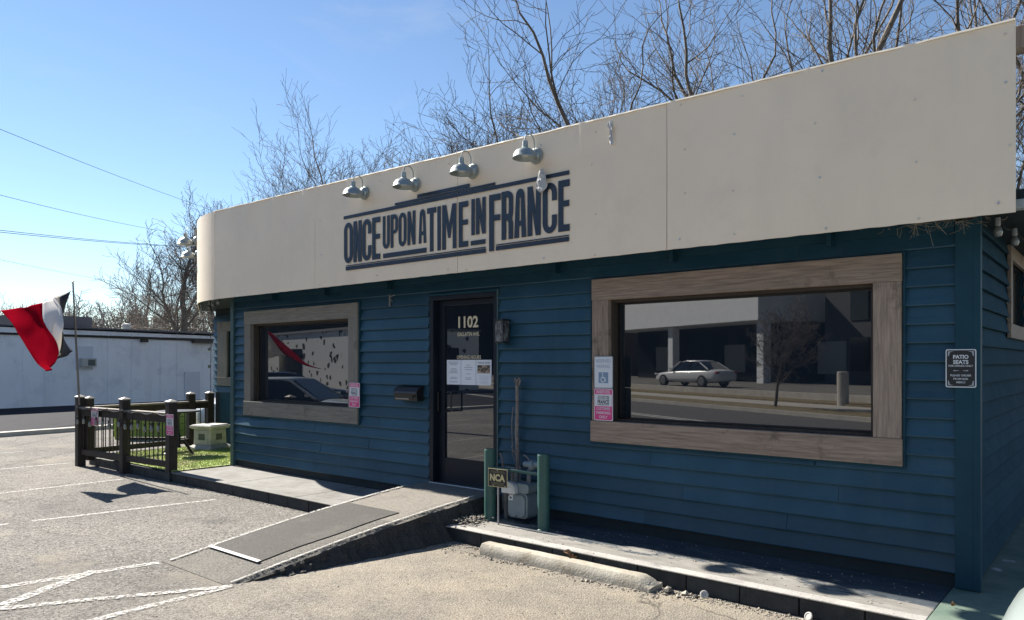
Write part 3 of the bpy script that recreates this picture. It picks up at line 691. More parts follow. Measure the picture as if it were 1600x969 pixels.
# ---- door
door = bpy.data.objects.new('door', None); link(door, bld); door['label'] = 'dark glazed entrance door with gold street number'
x0, x1, z0, z1 = DR
fr = MB(); fr.box(x0 - .01, x0 + .055, WY - .035, WY + .12, z0 - .02, z1); fr.box(x1 - .04, x1 + .012, WY - .035, WY + .12, z0 - .02, z1)
fr.box(x0 + .056, x1 - .041, WY - .035, WY + .12, z1 - .05, z1)
fr.build('door_frame', DOORM, door, bevel=.004)
box('door_bead', TRIML, x1 + .013, x1 + .03, WY - .04, WY + .0, z0, z1 + .02, door); box('door_bead', TRIM, x0 - .03, x1 + .012, WY - .04, WY - .001, z1 + .001, z1 + .02, door)
gx0, gx1, gz0, gz1 = -5.945, -5.205, .62, 2.33
DY = WY + .07
lf = MB(); lf.box(x0 + .06, gx0, DY - .02, DY + .03, z0 + .02, z1 - .055); lf.box(gx1, x1 - .045, DY - .02, DY + .03, z0 + .02, z1 - .055)
lf.box(gx0 + .001, gx1 - .001, DY - .02, DY + .03, z0 + .02, gz0); lf.box(gx0 + .001, gx1 - .001, DY - .02, DY + .03, gz1, z1 - .055)
lf.build('door_leaf', DOORM, door)
box('glass_pane', GLASS, gx0, gx1, DY, DY + .012, gz0, gz1, door)
box('threshold', STEEL, x0 + .0, x1, WY - .05, WY + .1, z0 - .02, z0 + .016, door, .004)
MB().tube([(-5.86, DY - .03, 1.36), (-5.86, DY - .075, 1.36), (-5.78, DY - .085, 1.36), (-5.78, DY - .085, 1.15), (-5.86, DY - .075, 1.15), (-5.86, DY - .03, 1.15)], .011, 8).build('handle', BLACK, door, smooth=True)
MB().tube([(-6.02, DY - .022, 1.37), (-6.02, DY - .05, 1.36), (-6.02, DY - .05, 1.14), (-6.02, DY - .022, 1.13)], .009, 6).build('pull_plate', BLACK, door, smooth=True)
TY = DY - .003
text('street_number', '1102', -5.748, -5.447, 2.075, 2.205, TY, CREAM, door, .03)
text('street_name', 'GALLATIN AVE.', -5.762, -5.430, 1.985, 2.028, TY, CREAM, door, .02)
text('opening_hours', 'OPENING HOURS', -5.770, -5.408, 1.732, 1.772, TY, CREAM, door, .01)
for i, (a, b) in enumerate(((-5.925, -5.708), (-5.702, -5.482), (-5.476, -5.252))):
    p = box('paper_notice', WHITEP, a, b, DY - .006, DY - .003, 1.447, 1.722, door)
    rnd = random.Random(i); yy = DY - .0068
    if i < 2:
        for k, zz in enumerate((1.695, 1.680, 1.665, 1.62, 1.605, 1.59, 1.575, 1.525, 1.51, 1.475) if i == 0 else (1.66, 1.635, 1.61, 1.565, 1.52, 1.505)):
            hw = rnd.uniform(.03, .085) if i == 0 else rnd.uniform(.02, .07); c = (a + b) / 2
            box('print_line', MIDGREY, c - hw, c + hw, yy, yy + .0006, zz, zz + .007, p)
    else:
        text('print_heading', 'WINE BAR', a + .02, b - .02, 1.678, 1.702, yy, SGREY, p)
        box('print_photo', mat('menu photo print', (.03, .025, .02), (.4, .3, .22), rough=.5, scale=28, lo=.45, hi=.6), a + .02, b - .02, yy, yy + .0006, 1.575, 1.665, p)
        for k in range(7): box('print_line', MIDGREY, a + .03 + rnd.uniform(0, .03), b - .03 - rnd.uniform(0, .04), yy, yy + .0006, 1.462 + k * .014, 1.465 + k * .014, p)

# ================================================================== GOOSENECK LAMPS
def make_lamp(label):
    t = thing('wall_lamp', label, 'lamp', group='gooseneck lamps on the cream fascia')
    # origin at the mount on the wall, facing -y
    prof = [(.022, .135), (.030, .13), (.034, .06), (.052, .045), (.10, .02), (.128, -.02), (.140, -.062), (.146, -.066), (.146, -.074), (.136, -.070), (.122, -.02), (.095, .012), (.03, .03)]
    sh = MB().lathe(prof, (0, -.20, .0), 28).build('shade', LAMP, t, smooth=True)
    MB().lathe([(.0, -.05), (.04, -.045), (.045, -.01), (.02, .02)], (0, -.20, 0), 14).build('bulb', LAMPIN, t, smooth=True)
    pts = [(0, -.20, .13)] + [(0, -.12 + .08 * math.cos(a), .15 + .085 * math.sin(a)) for a in [math.pi - k * math.pi / 8 for k in range(9)]] + [(0, -.04, .05), (0, -.04, .0)]
    MB().tube(pts, .007, 8).build('gooseneck', LAMP, t, smooth=True)
    m = MB().lathe([(.0, .075), (.055, .07), (.075, .05), (.08, .03), (.095, .025), (.098, 0), (.0, -.001)], n=24).build('mount', LAMP, t, smooth=True)
    m.rotation_euler = (R(90), 0, 0)
    return t
ll = ['gooseneck lamp at the left end of the row above the lettering', 'gooseneck lamp second from the left above the lettering', 'gooseneck lamp third from the left, beside the panel seam', 'gooseneck lamp at the right end with torn plastic hanging below it']
lamp0 = None
for lab, (px, py) in zip(ll, ((570, 302), (649, 289), (739, 268), (838, 244))):
    p = on_y(px, py, FY - .01)
    if lamp0 is None: o = lamp0 = make_lamp(lab)
    else: o = copy_tree(lamp0); o['label'] = lab
    o.location = (p.x, FY - .006, p.z); o.scale = (.78, .85, .78)
ang = math.atan2(1.41, -2.66)
for lab, u in (('gooseneck lamp on the porch return of the fascia, nearer one', .10), ('gooseneck lamp on the porch return of the fascia, farther one', .62)):
    p = Vector((-11.34, 5.77)).lerp(Vector((-14.0, 7.18)), u); o = copy_tree(lamp0); o['label'] = lab; o.scale = (.9, .9, .9)
    o.location = (p.x, p.y, 3.66); o.rotation_euler = (0, 0, ang - math.pi)
# torn plastic
def crumple(name, label, path, widths, m, seed, cat='plastic'):
    vs = []; n = 7
    for i, (p, w) in enumerate(zip(path, widths)):
        for j in range(n):
            u = j / (n - 1) * 2 - 1
            q = Vector((noise.noise((i * 1.7, j * 1.3, seed)), noise.noise((i * 1.7, j * 1.3, seed + 5)) * 1.4, noise.noise((i * 1.1, j * 2.3, seed + 9)) * .8)) * .018
            vs.append(Vector(p) + Vector((u * w, -.012 * (1 - u * u), 0)) + q)
    fs = [(i * n + j, i * n + j + 1, (i + 1) * n + j + 1, (i + 1) * n + j) for i in range(len(path) - 1) for j in range(n - 1)]
    o = MB().add(vs, fs).build(name, m); tag(o, label, cat)
    s = o.modifiers.new('solid', 'SOLIDIFY'); s.thickness = .002
    return o
p = on_y(846, 264, FY - .05)
crumple('plastic_scrap', 'torn pale plastic scrap dangling under the right-hand lamp over the lettering', [p + Vector((0, 0, -k * .03)) for k in range(8)], [.012, .03, .045, .055, .06, .065, .055, .02], PLASTIC, 3)
p = on_y(954, 190, FY - .02)
crumple('plastic_strip', 'thin torn strip hanging from the top edge of the fascia', [p + Vector((.003 * k, 0, -k * .035)) for k in range(7)], [.03, .028, .02, .012, .012, .014, .004], PLASTIC, 8)
# nest straw under the fascia
rnd = random.Random(4); b = MB()
for k in range(55):
    x = rnd.gauss(-1.0, .22); a = Vector((x, FY + rnd.uniform(.02, .2), 2.60 + rnd.uniform(0, .03))); q = a + Vector((rnd.gauss(0, .07), rnd.gauss(0, .03), -abs(rnd.gauss(.03, .03)) - (.07 if abs(x + 1.05) < .05 else 0)))
    b.tube([a, a.lerp(q, .5) + Vector((rnd.gauss(0, .01), 0, rnd.gauss(0, .008))), q], .0018, 3)
tag(b.build('bird_nest_straw', mat('straw', (.13, .11, .08), (.22, .19, .14), rough=.9, scale=20)), 'straggly bird nest straw poking out under the fascia', 'straw', kind='stuff')

# ================================================================== SIGNS
def plate(name, label, x0, x1, z0, z1, y, m, border, group=None):
    t = thing(name, label, 'sign', ((x0 + x1) / 2, y, z0), 0, group); w = (x1 - x0) / 2; h = z1 - z0
    def rr(a, b, c, d, r): return arc(b - r, d - r, r, r, 90, 0, 4) + arc(b - r, c + r, r, r, 0, -90, 4) + arc(a + r, c + r, r, r, 270, 180, 4) + arc(a + r, d - r, r, r, 180, 90, 4)
    o = curve_mesh('plate', [rr(-w, w, 0, h, .012)], border, t, .0015)
    f = curve_mesh('face', [rr(-w + .007, w - .007, .007, h - .007, .009)], m, t, .0005); f.location.y = -.0025
    return t, w, h, rr
# patio seats
a = on_y(1478, 546, 5.82); b = on_y(1526, 606, 5.82)
t, w, h, rr = plate('notice_sign', 'black patio seats notice with white lettering on the corner board', a.x, b.x, b.z, a.z, WY - .05, SIGNBLK, WHITE)
y = -.0036
for s, zc, hh, ww in (('PATIO', .80, .105, .50), ('SEATS', .665, .105, .50), ('FOR DRINKS ONLY', .565, .05, .80), ('PLEASE ORDER', .315, .05, .68), ('FROM BAR', .225, .05, .48), ('MERCI', .135, .05, .28)):
    text('sign_lettering', s, -w * ww, w * ww, h * (zc - hh / 2), h * (zc + hh / 2), y, WHITE, t, .035 if hh > .1 else .01)
orn = MB()
for sx in (-1, 1):
    for sz in (0, 1):
        X = sx * (w - .014); Z = .014 if sz == 0 else h - .014; dz = 1 if sz == 0 else -1
        orn.add([(X, y, Z), (X - sx * .035, y, Z), (X - sx * .012, y, Z + dz * .006), (X - sx * .006, y, Z + dz * .03), (X, y, Z + dz * .034)], [(0, 1, 2, 3, 4)])
    orn.add([(sx * .005, y, h * .44), (sx * w * .45, y, h * .455), (sx * w * .5, y, h * .44), (sx * w * .45, y, h * .425)], [(0, 1, 2, 3)])
orn.build('ornament', MIDGREY, t)
# reserved (blue) sign
a = on_y(930, 557, 5.80); b = on_y(959, 607, 5.80); e = on_y(958, 658, 5.80); SY = WY - .074
t, w, h, rr = plate('parking_sign', 'white reserved parking sign with wheelchair symbol beside the right window', a.x, b.x, b.z, a.z, SY, WHITE, MIDGREY)
text('sign_lettering', 'RESERVED', -w * .78, w * .78, h * .80, h * .91, y, SBLUE, t); text('sign_lettering', 'PARKING', -w * .7, w * .7, h * .63, h * .74, y, SBLUE, t)
box('symbol_panel', SBLUE, -w * .52, w * .52, y, y + .0006, h * .16, h * .50, t)
s = curve_mesh('wheelchair_symbol', [arc(-.004, h * .27, .026, .026, 100, 400, 18) + arc(-.004, h * .27, .018, .018, 400, 100, 18)], WHITE, t, .0003); s.location.y = y - .001
MB().add([(-.012, y - .001, h * .42), (-.003, y - .001, h * .42), (.0, y - .001, h * .34), (.02, y - .001, h * .34), (.03, y - .001, h * .22), (.022, y - .001, h * .215), (.014, y - .001, h * .31), (-.008, y - .001, h * .31)], [tuple(range(8))]).build('wheelchair_symbol', WHITE, t)
MB().lathe([(.0, 0), (.007, .0), (.007, .0008), (0, .0008)], n=10).build('wheelchair_symbol', WHITE, t).matrix_local = Matrix.Translation((-.008, y - .001, h * .455)) @ Matrix.Rotation(R(90), 4, 'X')
def pink_sign(label, x0, x1, z0, z1, y_, small=False, name='parking_sign'):
    y = -.0036
    t, w, h, rr = plate(name, label, x0, x1, z0, z1, y_, PINK, WHITE)
    box('logo_panel', WHITE, -w * .9, w * .9, y, y + .0006, h * .45, h * .82, t); yy = y - .0006
    text('sign_lettering', 'RESERVED', -w * .72, w * .72, h * .85, h * .95, y, WHITE, t, .01)
    text('logo', 'ONCE UPON A TIME', -w * .62, w * .62, h * .66, h * .74, yy, SGREY, t, .02); text('logo', 'FRANCE', -w * .62, w * .62, h * .52, h * .65, yy, SGREY, t, .04)
    box('logo_bar', SGREY, -w * .62, w * .62, yy, yy + .0004, h * .755, h * .775, t); box('logo_bar', SGREY, -w * .62, w * .62, yy, yy + .0004, h * .485, h * .505, t)
    for s_, z in (('CUSTOMER', .33), ('PARKING', .20), ('ONLY', .07)): text('sign_lettering', s_, -w * (.75 if s_ != 'ONLY' else .45), w * (.75 if s_ != 'ONLY' else .45), h * z, h * (z + .09), y, WHITE, t, .01)
    return t
pink_sign('pink customer parking sign under the white reserved sign', a.x, b.x, e.z, b.z - .004, SY - .001)
a = on_y(547.5, 598, 5.80); b = on_y(563.5, 637, 5.80)
pink_sign('pink customer parking sign on the grey frame of the left window', a.x, b.x, b.z, a.z, SY - .002)

# lantern
p = on_y(783, 537, 5.75); t = thing('wall_lantern', 'dark box lantern with mottled glass right of the door', 'lantern', (p.x, WY, p.z))
LG = mat('mottled lantern glass', (.03, .032, .036), (.22, .23, .24), rough=.25, scale=40, bump=.6, bscale=60, stretch=(1, 1, .4), lo=.4, hi=.7)
box('glass_box', LG, -.055, .055, -.145, -.045, .02, .235, t, .003); box('cap', BLACK, -.065, .065, -.155, -.035, .236, .25, t, .003); box('base', BLACK, -.058, .058, -.148, -.042, .005, .019, t, .003)
for sx in (-1, 1): box('corner_bar', BLACK, sx * .056 - .004, sx * .056 + .004, -.150, -.143, .02, .235, t)
box('back_plate', BLACK, -.03, .05, -.044, -.024, .06, .21, t, .004)
# mailbox
a = on_y(616, 604, 5.74); t = thing('mailbox', 'black wall mailbox with a lidded front left of the door', 'mailbox', (-6.40, WY, 1.255))
MB().prism([(-.025, 0), (-.125, .0), (-.135, .10), (-.10, .145), (-.025, .165)], 'x', -.20, .19).build('box', BLACK, t, bevel=.005)
MB().prism([(-.024, .168), (-.102, .149), (-.142, .104), (-.146, .088), (-.142, .086), (-.136, .1015), (-.1, .146), (-.024, .165)], 'x', -.205, .195).build('lid', mat('mailbox lid', (.02, .02, .024), rough=.3), t)
box('nameplate', mat('tarnished strip', (.16, .15, .13), (.3, .28, .24), rough=.5, scale=30), -.18, .05, -.128, -.124, .012, .028, t)
MB().tube([(.15, -.13, .06), (.15, -.16, .05), (.15, -.16, .02)], .008, 6).build('flag_arm', BLACK, t)
# hose bib / conduit stub under soffit
p = on_y(608, 472, 5.8); t = thing('pipe_stub', 'short grey pipe stub under the fascia left of the door', 'pipe', (p.x, WY - .05, p.z))
MB().tube([(0, 0, -.05), (0, 0, .09)], .011, 8).build('stub', PIPEM, t, smooth=True); MB().tube([(0, 0, .06), (.05, 0, .075), (.07, .02, .08)], .008, 8).build('elbow', PIPEM, t, smooth=True)
box('bracket', PIPEM, -.015, .015, .005, .028, .0, .03, t)

# ================================================================== GAS METER
bo0 = None
for lab, x in (('green steel bollard by the door, left of the gas meter', -4.85), ('green steel bollard right of the gas meter', -4.185)):
    if bo0 is None:
        bo0 = o = thing('bollard', lab, 'bollard', group='green bollards guarding the gas meter')
        MB().lathe([(.058, 0), (.058, .69), (.055, .70), (.046, .70), (.046, .60), (.0, .60)], n=22).build('post', GREENB, o, smooth=False)
        bb = MB().lathe([(.066, 0), (.064, .006), (.059, .012)], n=20).build('base_weld', GREENB, o)
    else: o = copy_tree(bo0); o['label'] = lab
    o.location = (x, 5.45, WZ)
o = MB().tube([(-4.80, 5.45, .66), (-4.24, 5.455, .65)], .017, 10).build('guard_rail', GREENB, smooth=True); tag(o, 'pale green pipe rail joining the two bollards', 'rail')
o['label'] = 'green pipe rail joining the two bollards'
t = thing('gas_meter', 'grey gas meter with white index cover between the green bollards', 'gas meter', (-4.57, 5.60, WZ))
def rrp(a, b, c, d, r): return arc(b - r, d - r, r, r, 90, 0, 5) + arc(b - r, c + r, r, r, 0, -90, 5) + arc(a + r, c + r, r, r, 270, 180, 5) + arc(a + r, d - r, r, r, 180, 90, 5)
MB().prism(rrp(-.115, .135, .045, .29, .045), 'y', -.08, .08).build('meter_body', METERM, t, bevel=.008)
MB().prism(rrp(-.095, .115, .06, .275, .04), 'y', -.098, -.081).build('face_plate', METERM, t, bevel=.006)
MB().prism(rrp(-.12, .15, .291, .385, .03), 'y', -.085, .08).build('top_casting', METERM, t, bevel=.008)
MB().prism(arc(-.055, .33, .085, .07, 0, 180, 10) + [(-.14, .285), (.03, .285)], 'y', -.15, -.086).build('index_cover', mat('index cover', (.52, .55, .56), rough=.4), t, bevel=.01)
box('index_label', WHITE, -.125, .0, -.153, -.151, .295, .345, t); box('sticker', WHITE, -.085, -.03, -.1, -.0985, .215, .27, t); box('sticker_mark', SGREY, -.07, -.045, -.1012, -.1003, .23, .25, t)
for q, (x, z) in enumerate(((-.08, .075), (.1, .075), (-.08, .26), (.1, .26), (.01, .068))): MB().lathe([(.009, 0), (.009, .008), (.0, .009)], n=6).build('bolt', PIPEM, t).matrix_local = Matrix.Translation((x, -.098, z)) @ Matrix.Rotation(R(90), 4, 'X')
MB().tube([(-.07, .0, .385), (-.07, .0, .47), (-.10, .0, .50), (-.2, .02, .50), (-.22, .02, .46), (-.22, .02, .0)], .022, 10).build('inlet_pipe', PIPEM, t, smooth=True)
MB().tube([(.09, .0, .385), (.09, .0, .50), (.09, .03, .53), (.09, .24, .53)], .022, 10).build('outlet_pipe', PIPEM, t, smooth=True)
MB().lathe([(.03, -.03), (.045, -.025), (.05, .0), (.045, .025), (.03, .03)], (0, 0, 0), 14).build('regulator', METERM, t, smooth=True).matrix_local = Matrix.Translation((.12, .02, .56)) @ Matrix.Rotation(R(75), 4, 'Y')
MB().tube([(.02, .02, .56), (.22, .02, .57)], .03, 10).build('valve', METERM, t, smooth=True); MB().tube([(.1, .0, .60), (.08, -.02, .64), (.05, -.03, .655)], .008, 6).build('lever', PIPEM, t)
MB().tube([(-.15, .05, .47), (-.15, .05, .30)], [.028, .03], 10).build('union', PIPEM, t, smooth=True); MB().tube([(-.15, .05, .3), (-.15, .05, .02)], [.02, .012], 8).build('riser', PIPEM, t, smooth=True)
# vine / dead stick behind the meter
t = thing('dead_stem', 'dead bare vine stem standing against the siding above the gas meter', 'stem', (-4.78, 5.78, WZ))
DEADW = mat('dead wood', (.13, .11, .10), (.26, .23, .21), rough=.9, scale=18)
MB().tube([(0.03, 0, 0), (.0, 0, .3), (.012, 0, .55), (-.004, 0, .85), (.006, 0, 1.15), (.0, 0, 1.33), (.012, 0, 1.385)], [.024, .023, .020, .020, .017, .018, .016], 7).build('stem', DEADW, t)
for pts, r in (([(0, 0, 1.31), (.035, -.01, 1.33), (.05, -.01, 1.37), (.035, -.01, 1.40)], .010), ([(.0, 0, 1.33), (-.02, -.01, 1.37), (-.01, -.01, 1.40)], .008), ([(.01, 0, .5), (-.05, -.01, .62), (-.06, -.01, .95), (-.04, -.01, 1.1)], .005),
               ([(.0, 0, .55), (.05, -.01, .5), (.06, -.02, .3)], .008), ([(-.005, 0, .6), (-.07, 0, .7)], .007), ([(-.16, -.02, .3), (-.17, -.02, .55), (-.21, -.02, .62)], .010), ([(0, 0, .9), (.03, -.01, .93)], .006), ([(-.17, -.02, .55), (-.16, -.02, .05)], .012)):
    MB().tube(pts, r, 5).build('side_shoot', DEADW, t)
# NCA sign
p = on_z(778, 820, WZ); t = thing('stake_sign', 'small black and gold parking notice on a metal stake before the meter', 'sign', (p.x, p.y, WZ), R(4))
MB().tube([(0, .006, 0), (0, .006, .50)], .0085, 8).build('stake', mat('stake metal', (.32, .33, .36), rough=.4, metal=.6), t)
a, b = -.115, .115
box('plate', GOLD, a, b, -.004, -.001, .36, .535, t, .001); box('face', SIGNBLK, a + .006, b - .006, -.0055, -.0042, .366, .529, t)
text('sign_lettering', 'NCA', -.092, .088, .415, .485, -.0062, GOLD, t, .05)
for z, ww in ((.498, .09), (.510, .075), (.400, .08), (.389, .07), (.378, .075)): box('sign_lettering', mat('dull gold ink', (.22, .19, .10), rough=.6), -ww, ww, -.0064, -.0058, z, z + .004, t)
for x, z in ((0, .524), (-.05, .373), (.09, .373)): MB().lathe([(.006, 0), (.006, .004), (0, .005)], n=8).build('screw', STEEL, t).matrix_local = Matrix.Translation((x, -.0055, z)) @ Matrix.Rotation(R(90), 4, 'X')

# ================================================================== WHEEL STOP, DEBRIS
ws = MB(); vs = []; nst = 44; L0, L1 = -4.40, -2.70
for i in range(nst + 1):
    u = i / nst; x = L0 + (L1 - L0) * u; br = max(0, (u - .93) / .07); yb = 4.885 + .006 * math.sin(u * 3)
    k = 1 - .55 * br
    for (dy, dz) in ((-.082, -.01), (-.080, .035), (-.070, .072), (-.052, .094), (.0, .098), (.052, .094), (.070, .072), (.080, .035), (.082, -.01)):
        q = noise.noise((x * 14, dy * 30, dz * 30)) * .003 + noise.noise((x * 3, dy * 9, dz * 12)) * .002 + br * noise.noise((x * 30, dy * 40, dz * 50)) * .04
        vs.append((x + br * noise.noise((dy * 30, dz * 25, 3)) * .06, yb + dy * (1 + q * 3), dz * k + (q if dz > 0 else 0)))
fs = [(i * 9 + j, i * 9 + j + 1, (i + 1) * 9 + j + 1, (i + 1) * 9 + j) for i in range(nst) for j in range(8)] + [tuple(range(9)), tuple(nst * 9 + j for j in range(8, -1, -1))]
o = ws.add(vs, fs).build('wheel_stop', STOPM, smooth=True); tag(o, 'worn concrete wheel stop with a broken right end beside the walkway', 'wheel stop')
rnd = random.Random(12)
def rock(b, c, r, rnd):
    ph = [Vector(v).normalized() for v in ((0, 0, 1), (.9, 0, .3), (.28, .86, .2), (-.73, .53, .3), (-.73, -.53, .1), (.28, -.86, .3), (0, 0, -1))]
    b.add([Vector(c) + Vector((v.x * r * rnd.uniform(.6, 1.4), v.y * r * rnd.uniform(.6, 1.4), v.z * r * rnd.uniform(.4, .9))) for v in ph],
          [(0, 1, 2), (0, 2, 3), (0, 3, 4), (0, 4, 5), (0, 5, 1), (6, 2, 1), (6, 3, 2), (6, 4, 3), (6, 5, 4), (6, 1, 5)])
b = MB()
for k in range(1500):
    z = 0; m = rnd.random()
    if m < .42: x = rnd.uniform(-4.95, -.9); y = 4.98 - abs(rnd.gauss(0, .055)); 
    elif m < .52: x = rnd.gauss(-4.82, .10); y = rnd.gauss(4.9, .12)
    elif m < .62: x = rnd.gauss(-2.62, .16); y = 4.93 - abs(rnd.gauss(0, .05))
    elif m < .78: x = rnd.uniform(-4.6, -2.6); y = 4.80 - abs(rnd.gauss(0, .04))
    elif m < .88: x = rnd.uniform(-10.4, -6.5); y = 4.915 - abs(rnd.gauss(0, .03))
    else: x = rnd.uniform(-9, -1.2); y = rnd.uniform(1.6, 4.8)
    if -6.5 < x < -4.75 and y > 2.85 and m >= .52: continue
    r = rnd.uniform(.004, .011) if m < .88 else rnd.uniform(.002, .006)
    if rnd.random() < .03: r *= 1.8
    rock(b, (x, y, z + r * .3), r, rnd)
for k in range(3800):
    y = 1.1 + 3.7 * rnd.random() ** 1.3; x = rnd.uniform(-9.5, -1.0) if k % 3 else rnd.uniform(-5, -1.5)
    if -6.5 < x < -4.6 and y > 2.85: continue
    rock(b, (x, y, .0005), rnd.uniform(.0022, .0055) * (1.7 if rnd.random() < .04 else 1), rnd)
for k in range(260):
    x = rnd.uniform(-4.9, -1.0); y = rnd.uniform(5.0, 5.8); rock(b, (x, y if rnd.random() < .5 else rnd.uniform(5.45, 5.82), WZ + .003), rnd.uniform(.002, .008), rnd)
for k in range(220):
    rock(b, (rnd.gauss(-4.93, .07), rnd.gauss(5.28, .10), WZ + rnd.uniform(0, .05)), rnd.uniform(.006, .018), rnd)
tag(b.build('gravel', GRIT), 'loose gravel and grit along the kerb and wheel stop', 'gravel', kind='stuff')
# concrete chunks, cup lid, leaves
b = MB(); 
for i, (x, y, r) in enumerate(((-2.60, 4.9, .045), (-2.48, 4.93, .035), (-2.40, 4.92, .025), (-2.64, 4.95, .035))):
    bb = MB(); rock(bb, (0, 0, r * .3), r, rnd); o = bb.build('concrete_chunk', STOPM if i % 2 else RAMPA); o.location = (x, y, 0)
    tag(o, ('broken concrete chunk nearest the broken end of the wheel stop', 'small broken concrete chunk beside the squashed lid', 'smallest broken concrete chunk by the kerb', 'broken concrete chunk between the wheel stop and the kerb')[i], 'rubble', 'rubble by the wheel stop')
for lab, loc, rot in (('crushed white cup lid lying by the kerb', (-2.34, 4.93, .035), (R(58), R(10), R(20))), ('small white lid leaning on the kerb near the corner', (-1.62, 4.955, .03), (R(62), 0, R(-20)))):
    o = MB().lathe([(.0, .008), (.03, .008), (.034, .014), (.045, .012), (.05, 0), (.047, -.001), (.043, .008), (.034, .01), (.03, .004), (.0, .004)], n=22).build('cup_lid', mat('dirty white plastic', (.3, .29, .27), (.45, .44, .42), rough=.7, scale=30)); o.location = loc; o.rotation_euler = rot
    tag(o, lab, 'lid'); o.scale = (.6, .6, .6)
def leaf(name, lab, loc, s, rz, m=LEAF, group=None):
    vs = []; 
    for i in range(7):
        u = i / 6; w = .5 * math.sin(math.pi * u) ** .7 * .6
        for k in (-1, 0, 1): vs.append((u - .5, k * w, abs(k) * .18 * math.sin(u * 5) + .10 * math.sin(u * 3.1)))
    o = MB().add([Vector(v) * s for v in vs], [(i * 3 + k, i * 3 + k + 1, i * 3 + k + 4, i * 3 + k + 3) for i in range(6) for k in range(2)]).build(name, m); o.location = loc; o.rotation_euler = (.5, .4, rz); tag(o, lab, 'leaf', group); return o
leaf('dry_leaf', 'curled brown leaf on the kerb behind the wheel stop', (-3.55, 4.96, .115), .10, .5); leaf('dry_leaf', 'small brown leaf on the green painted corner of the walkway', (-.86, 5.35, WZ + .03), .05, 2)
leaf('dry_leaf', 'brown leaf folded beside the kerb leaf behind the wheel stop', (-3.50, 4.965, .10), .07, 2.1)

# ================================================================== PATIO : turf, fence, planter, flag
tb = MB().box(-13.25, -10.425, 4.98, 7.3, 0, .148).build('patio_base', KERBB); struct(tb)
pb = bpy.data.objects.new('x', None); bpy.data.objects.remove(pb)
x = -13.28
while x < -10.43:
    xe = min(x + .41, -10.43); MB().box(x + .003, xe - .003, 4.90, 4.975, 0, .135 + random.uniform(-.004, .004)).build('kerb_block', KERBB, tb, bevel=.005); x = xe
tu = struct(box('turf', TURF, -13.25, -10.40, 4.94, 7.2, .149, .158)); rnd = random.Random(3); b = MB()
for k in range(26000):
    x, y = rnd.uniform(-13.24, -10.41), rnd.uniform(4.945, 7.18); hgt = rnd.uniform(.012, .028); a = rnd.uniform(0, 6.28); l = .004
    b.v += [(x - l * math.cos(a), y - l * math.sin(a), .157), (x + l * math.cos(a), y + l * math.sin(a), .157), (x + rnd.gauss(0, .008), y + rnd.gauss(0, .008), .157 + hgt)]; n = len(b.v); b.f.append((n - 3, n - 2, n - 1))
tag(b.build('turf_pile', TURF, fix=False), 'bright green artificial grass pile on the fenced patio', 'turf', kind='stuff')

FY2 = 4.90
posts = [(-13.20, 4.74), (-11.80, 4.86), (-10.52, 4.97)]
side_posts = [(-13.45, 6.72), (-13.53, 7.13)]
fence = thing('patio_fence', 'dark brown wooden patio fence with black metal balusters', 'fence', (-13.2, 4.74, 0)); FO = Vector((-13.2, 4.74, 0))
def fpost(x, y, z0, z1, s=.062):
    o = MB().box(x - s - FO.x, x + s - FO.x, y - s - FO.y, y + s - FO.y, z0, z1).build('post', POSTW, fence, bevel=.006)
    x -= FO.x; y -= FO.y; e = s + .006
    MB().add([(x - e, y - e, z1 + .001), (x + e, y - e, z1 + .001), (x + e, y + e, z1 + .001), (x - e, y + e, z1 + .001), (x - e, y - e, z1 + .018), (x + e, y - e, z1 + .018), (x + e, y + e, z1 + .018), (x - e, y + e, z1 + .018), (x, y, z1 + .05)],
             [(0, 3, 2, 1), (0, 1, 5, 4), (1, 2, 6, 5), (2, 3, 7, 6), (3, 0, 4, 7), (4, 5, 8), (5, 6, 8), (6, 7, 8), (7, 4, 8)]).build('post_cap', CAPM, o)
for x, y in posts: fpost(x, y, 0, 1.12)
fpost(-13.06, 4.83, .1, 1.10, .05)
for x, y in side_posts: fpost(x, y, .1, 1.10)
def rail(name, a, b, z0, z1, hw, m=POSTW):
    a = Vector((*a, 0)) - FO; b = Vector((*b, 0)) - FO; d = (b - a).normalized(); n = Vector((-d.y, d.x, 0)) * hw; a = a + d * .064; b = b - d * .064
    vs = [a - n, b - n, b + n, a + n]; MB().add([v + Vector((0, 0, z0)) for v in vs] + [v + Vector((0, 0, z1)) for v in vs], [(0, 3, 2, 1), (4, 5, 6, 7), (0, 1, 5, 4), (1, 2, 6, 5), (2, 3, 7, 6), (3, 0, 4, 7)]).build(name, m, fence, bevel=.004)
RAILC = mat('rail with painted sunlight', (.13, .115, .10), (.24, .215, .19), rough=.7, scale=7)  # cap paler than the posts: sunlight on its top painted into the colour
def bay(a, b, nb):
    rail('top_rail', a, b, .83, .94, .022); rail('rail_cap', a, b, .942, .975, .05, RAILC); rail('bottom_rail', a, b, .19, .28, .022)
    A = Vector((*a, 0)) - FO; B = Vector((*b, 0)) - FO
    for k in range(nb):
        p = A.lerp(B, (k + 1) / (nb + 1)); MB().tube([(p.x, p.y, .27), (p.x, p.y, .84)], .0085, 6).build('baluster', BLACK, fence, smooth=True)
bay(posts[0], posts[1], 11); bay(posts[1], posts[2], 10); bay(posts[0], side_posts[0], 15); bay(side_posts[0], side_posts[1], 3)
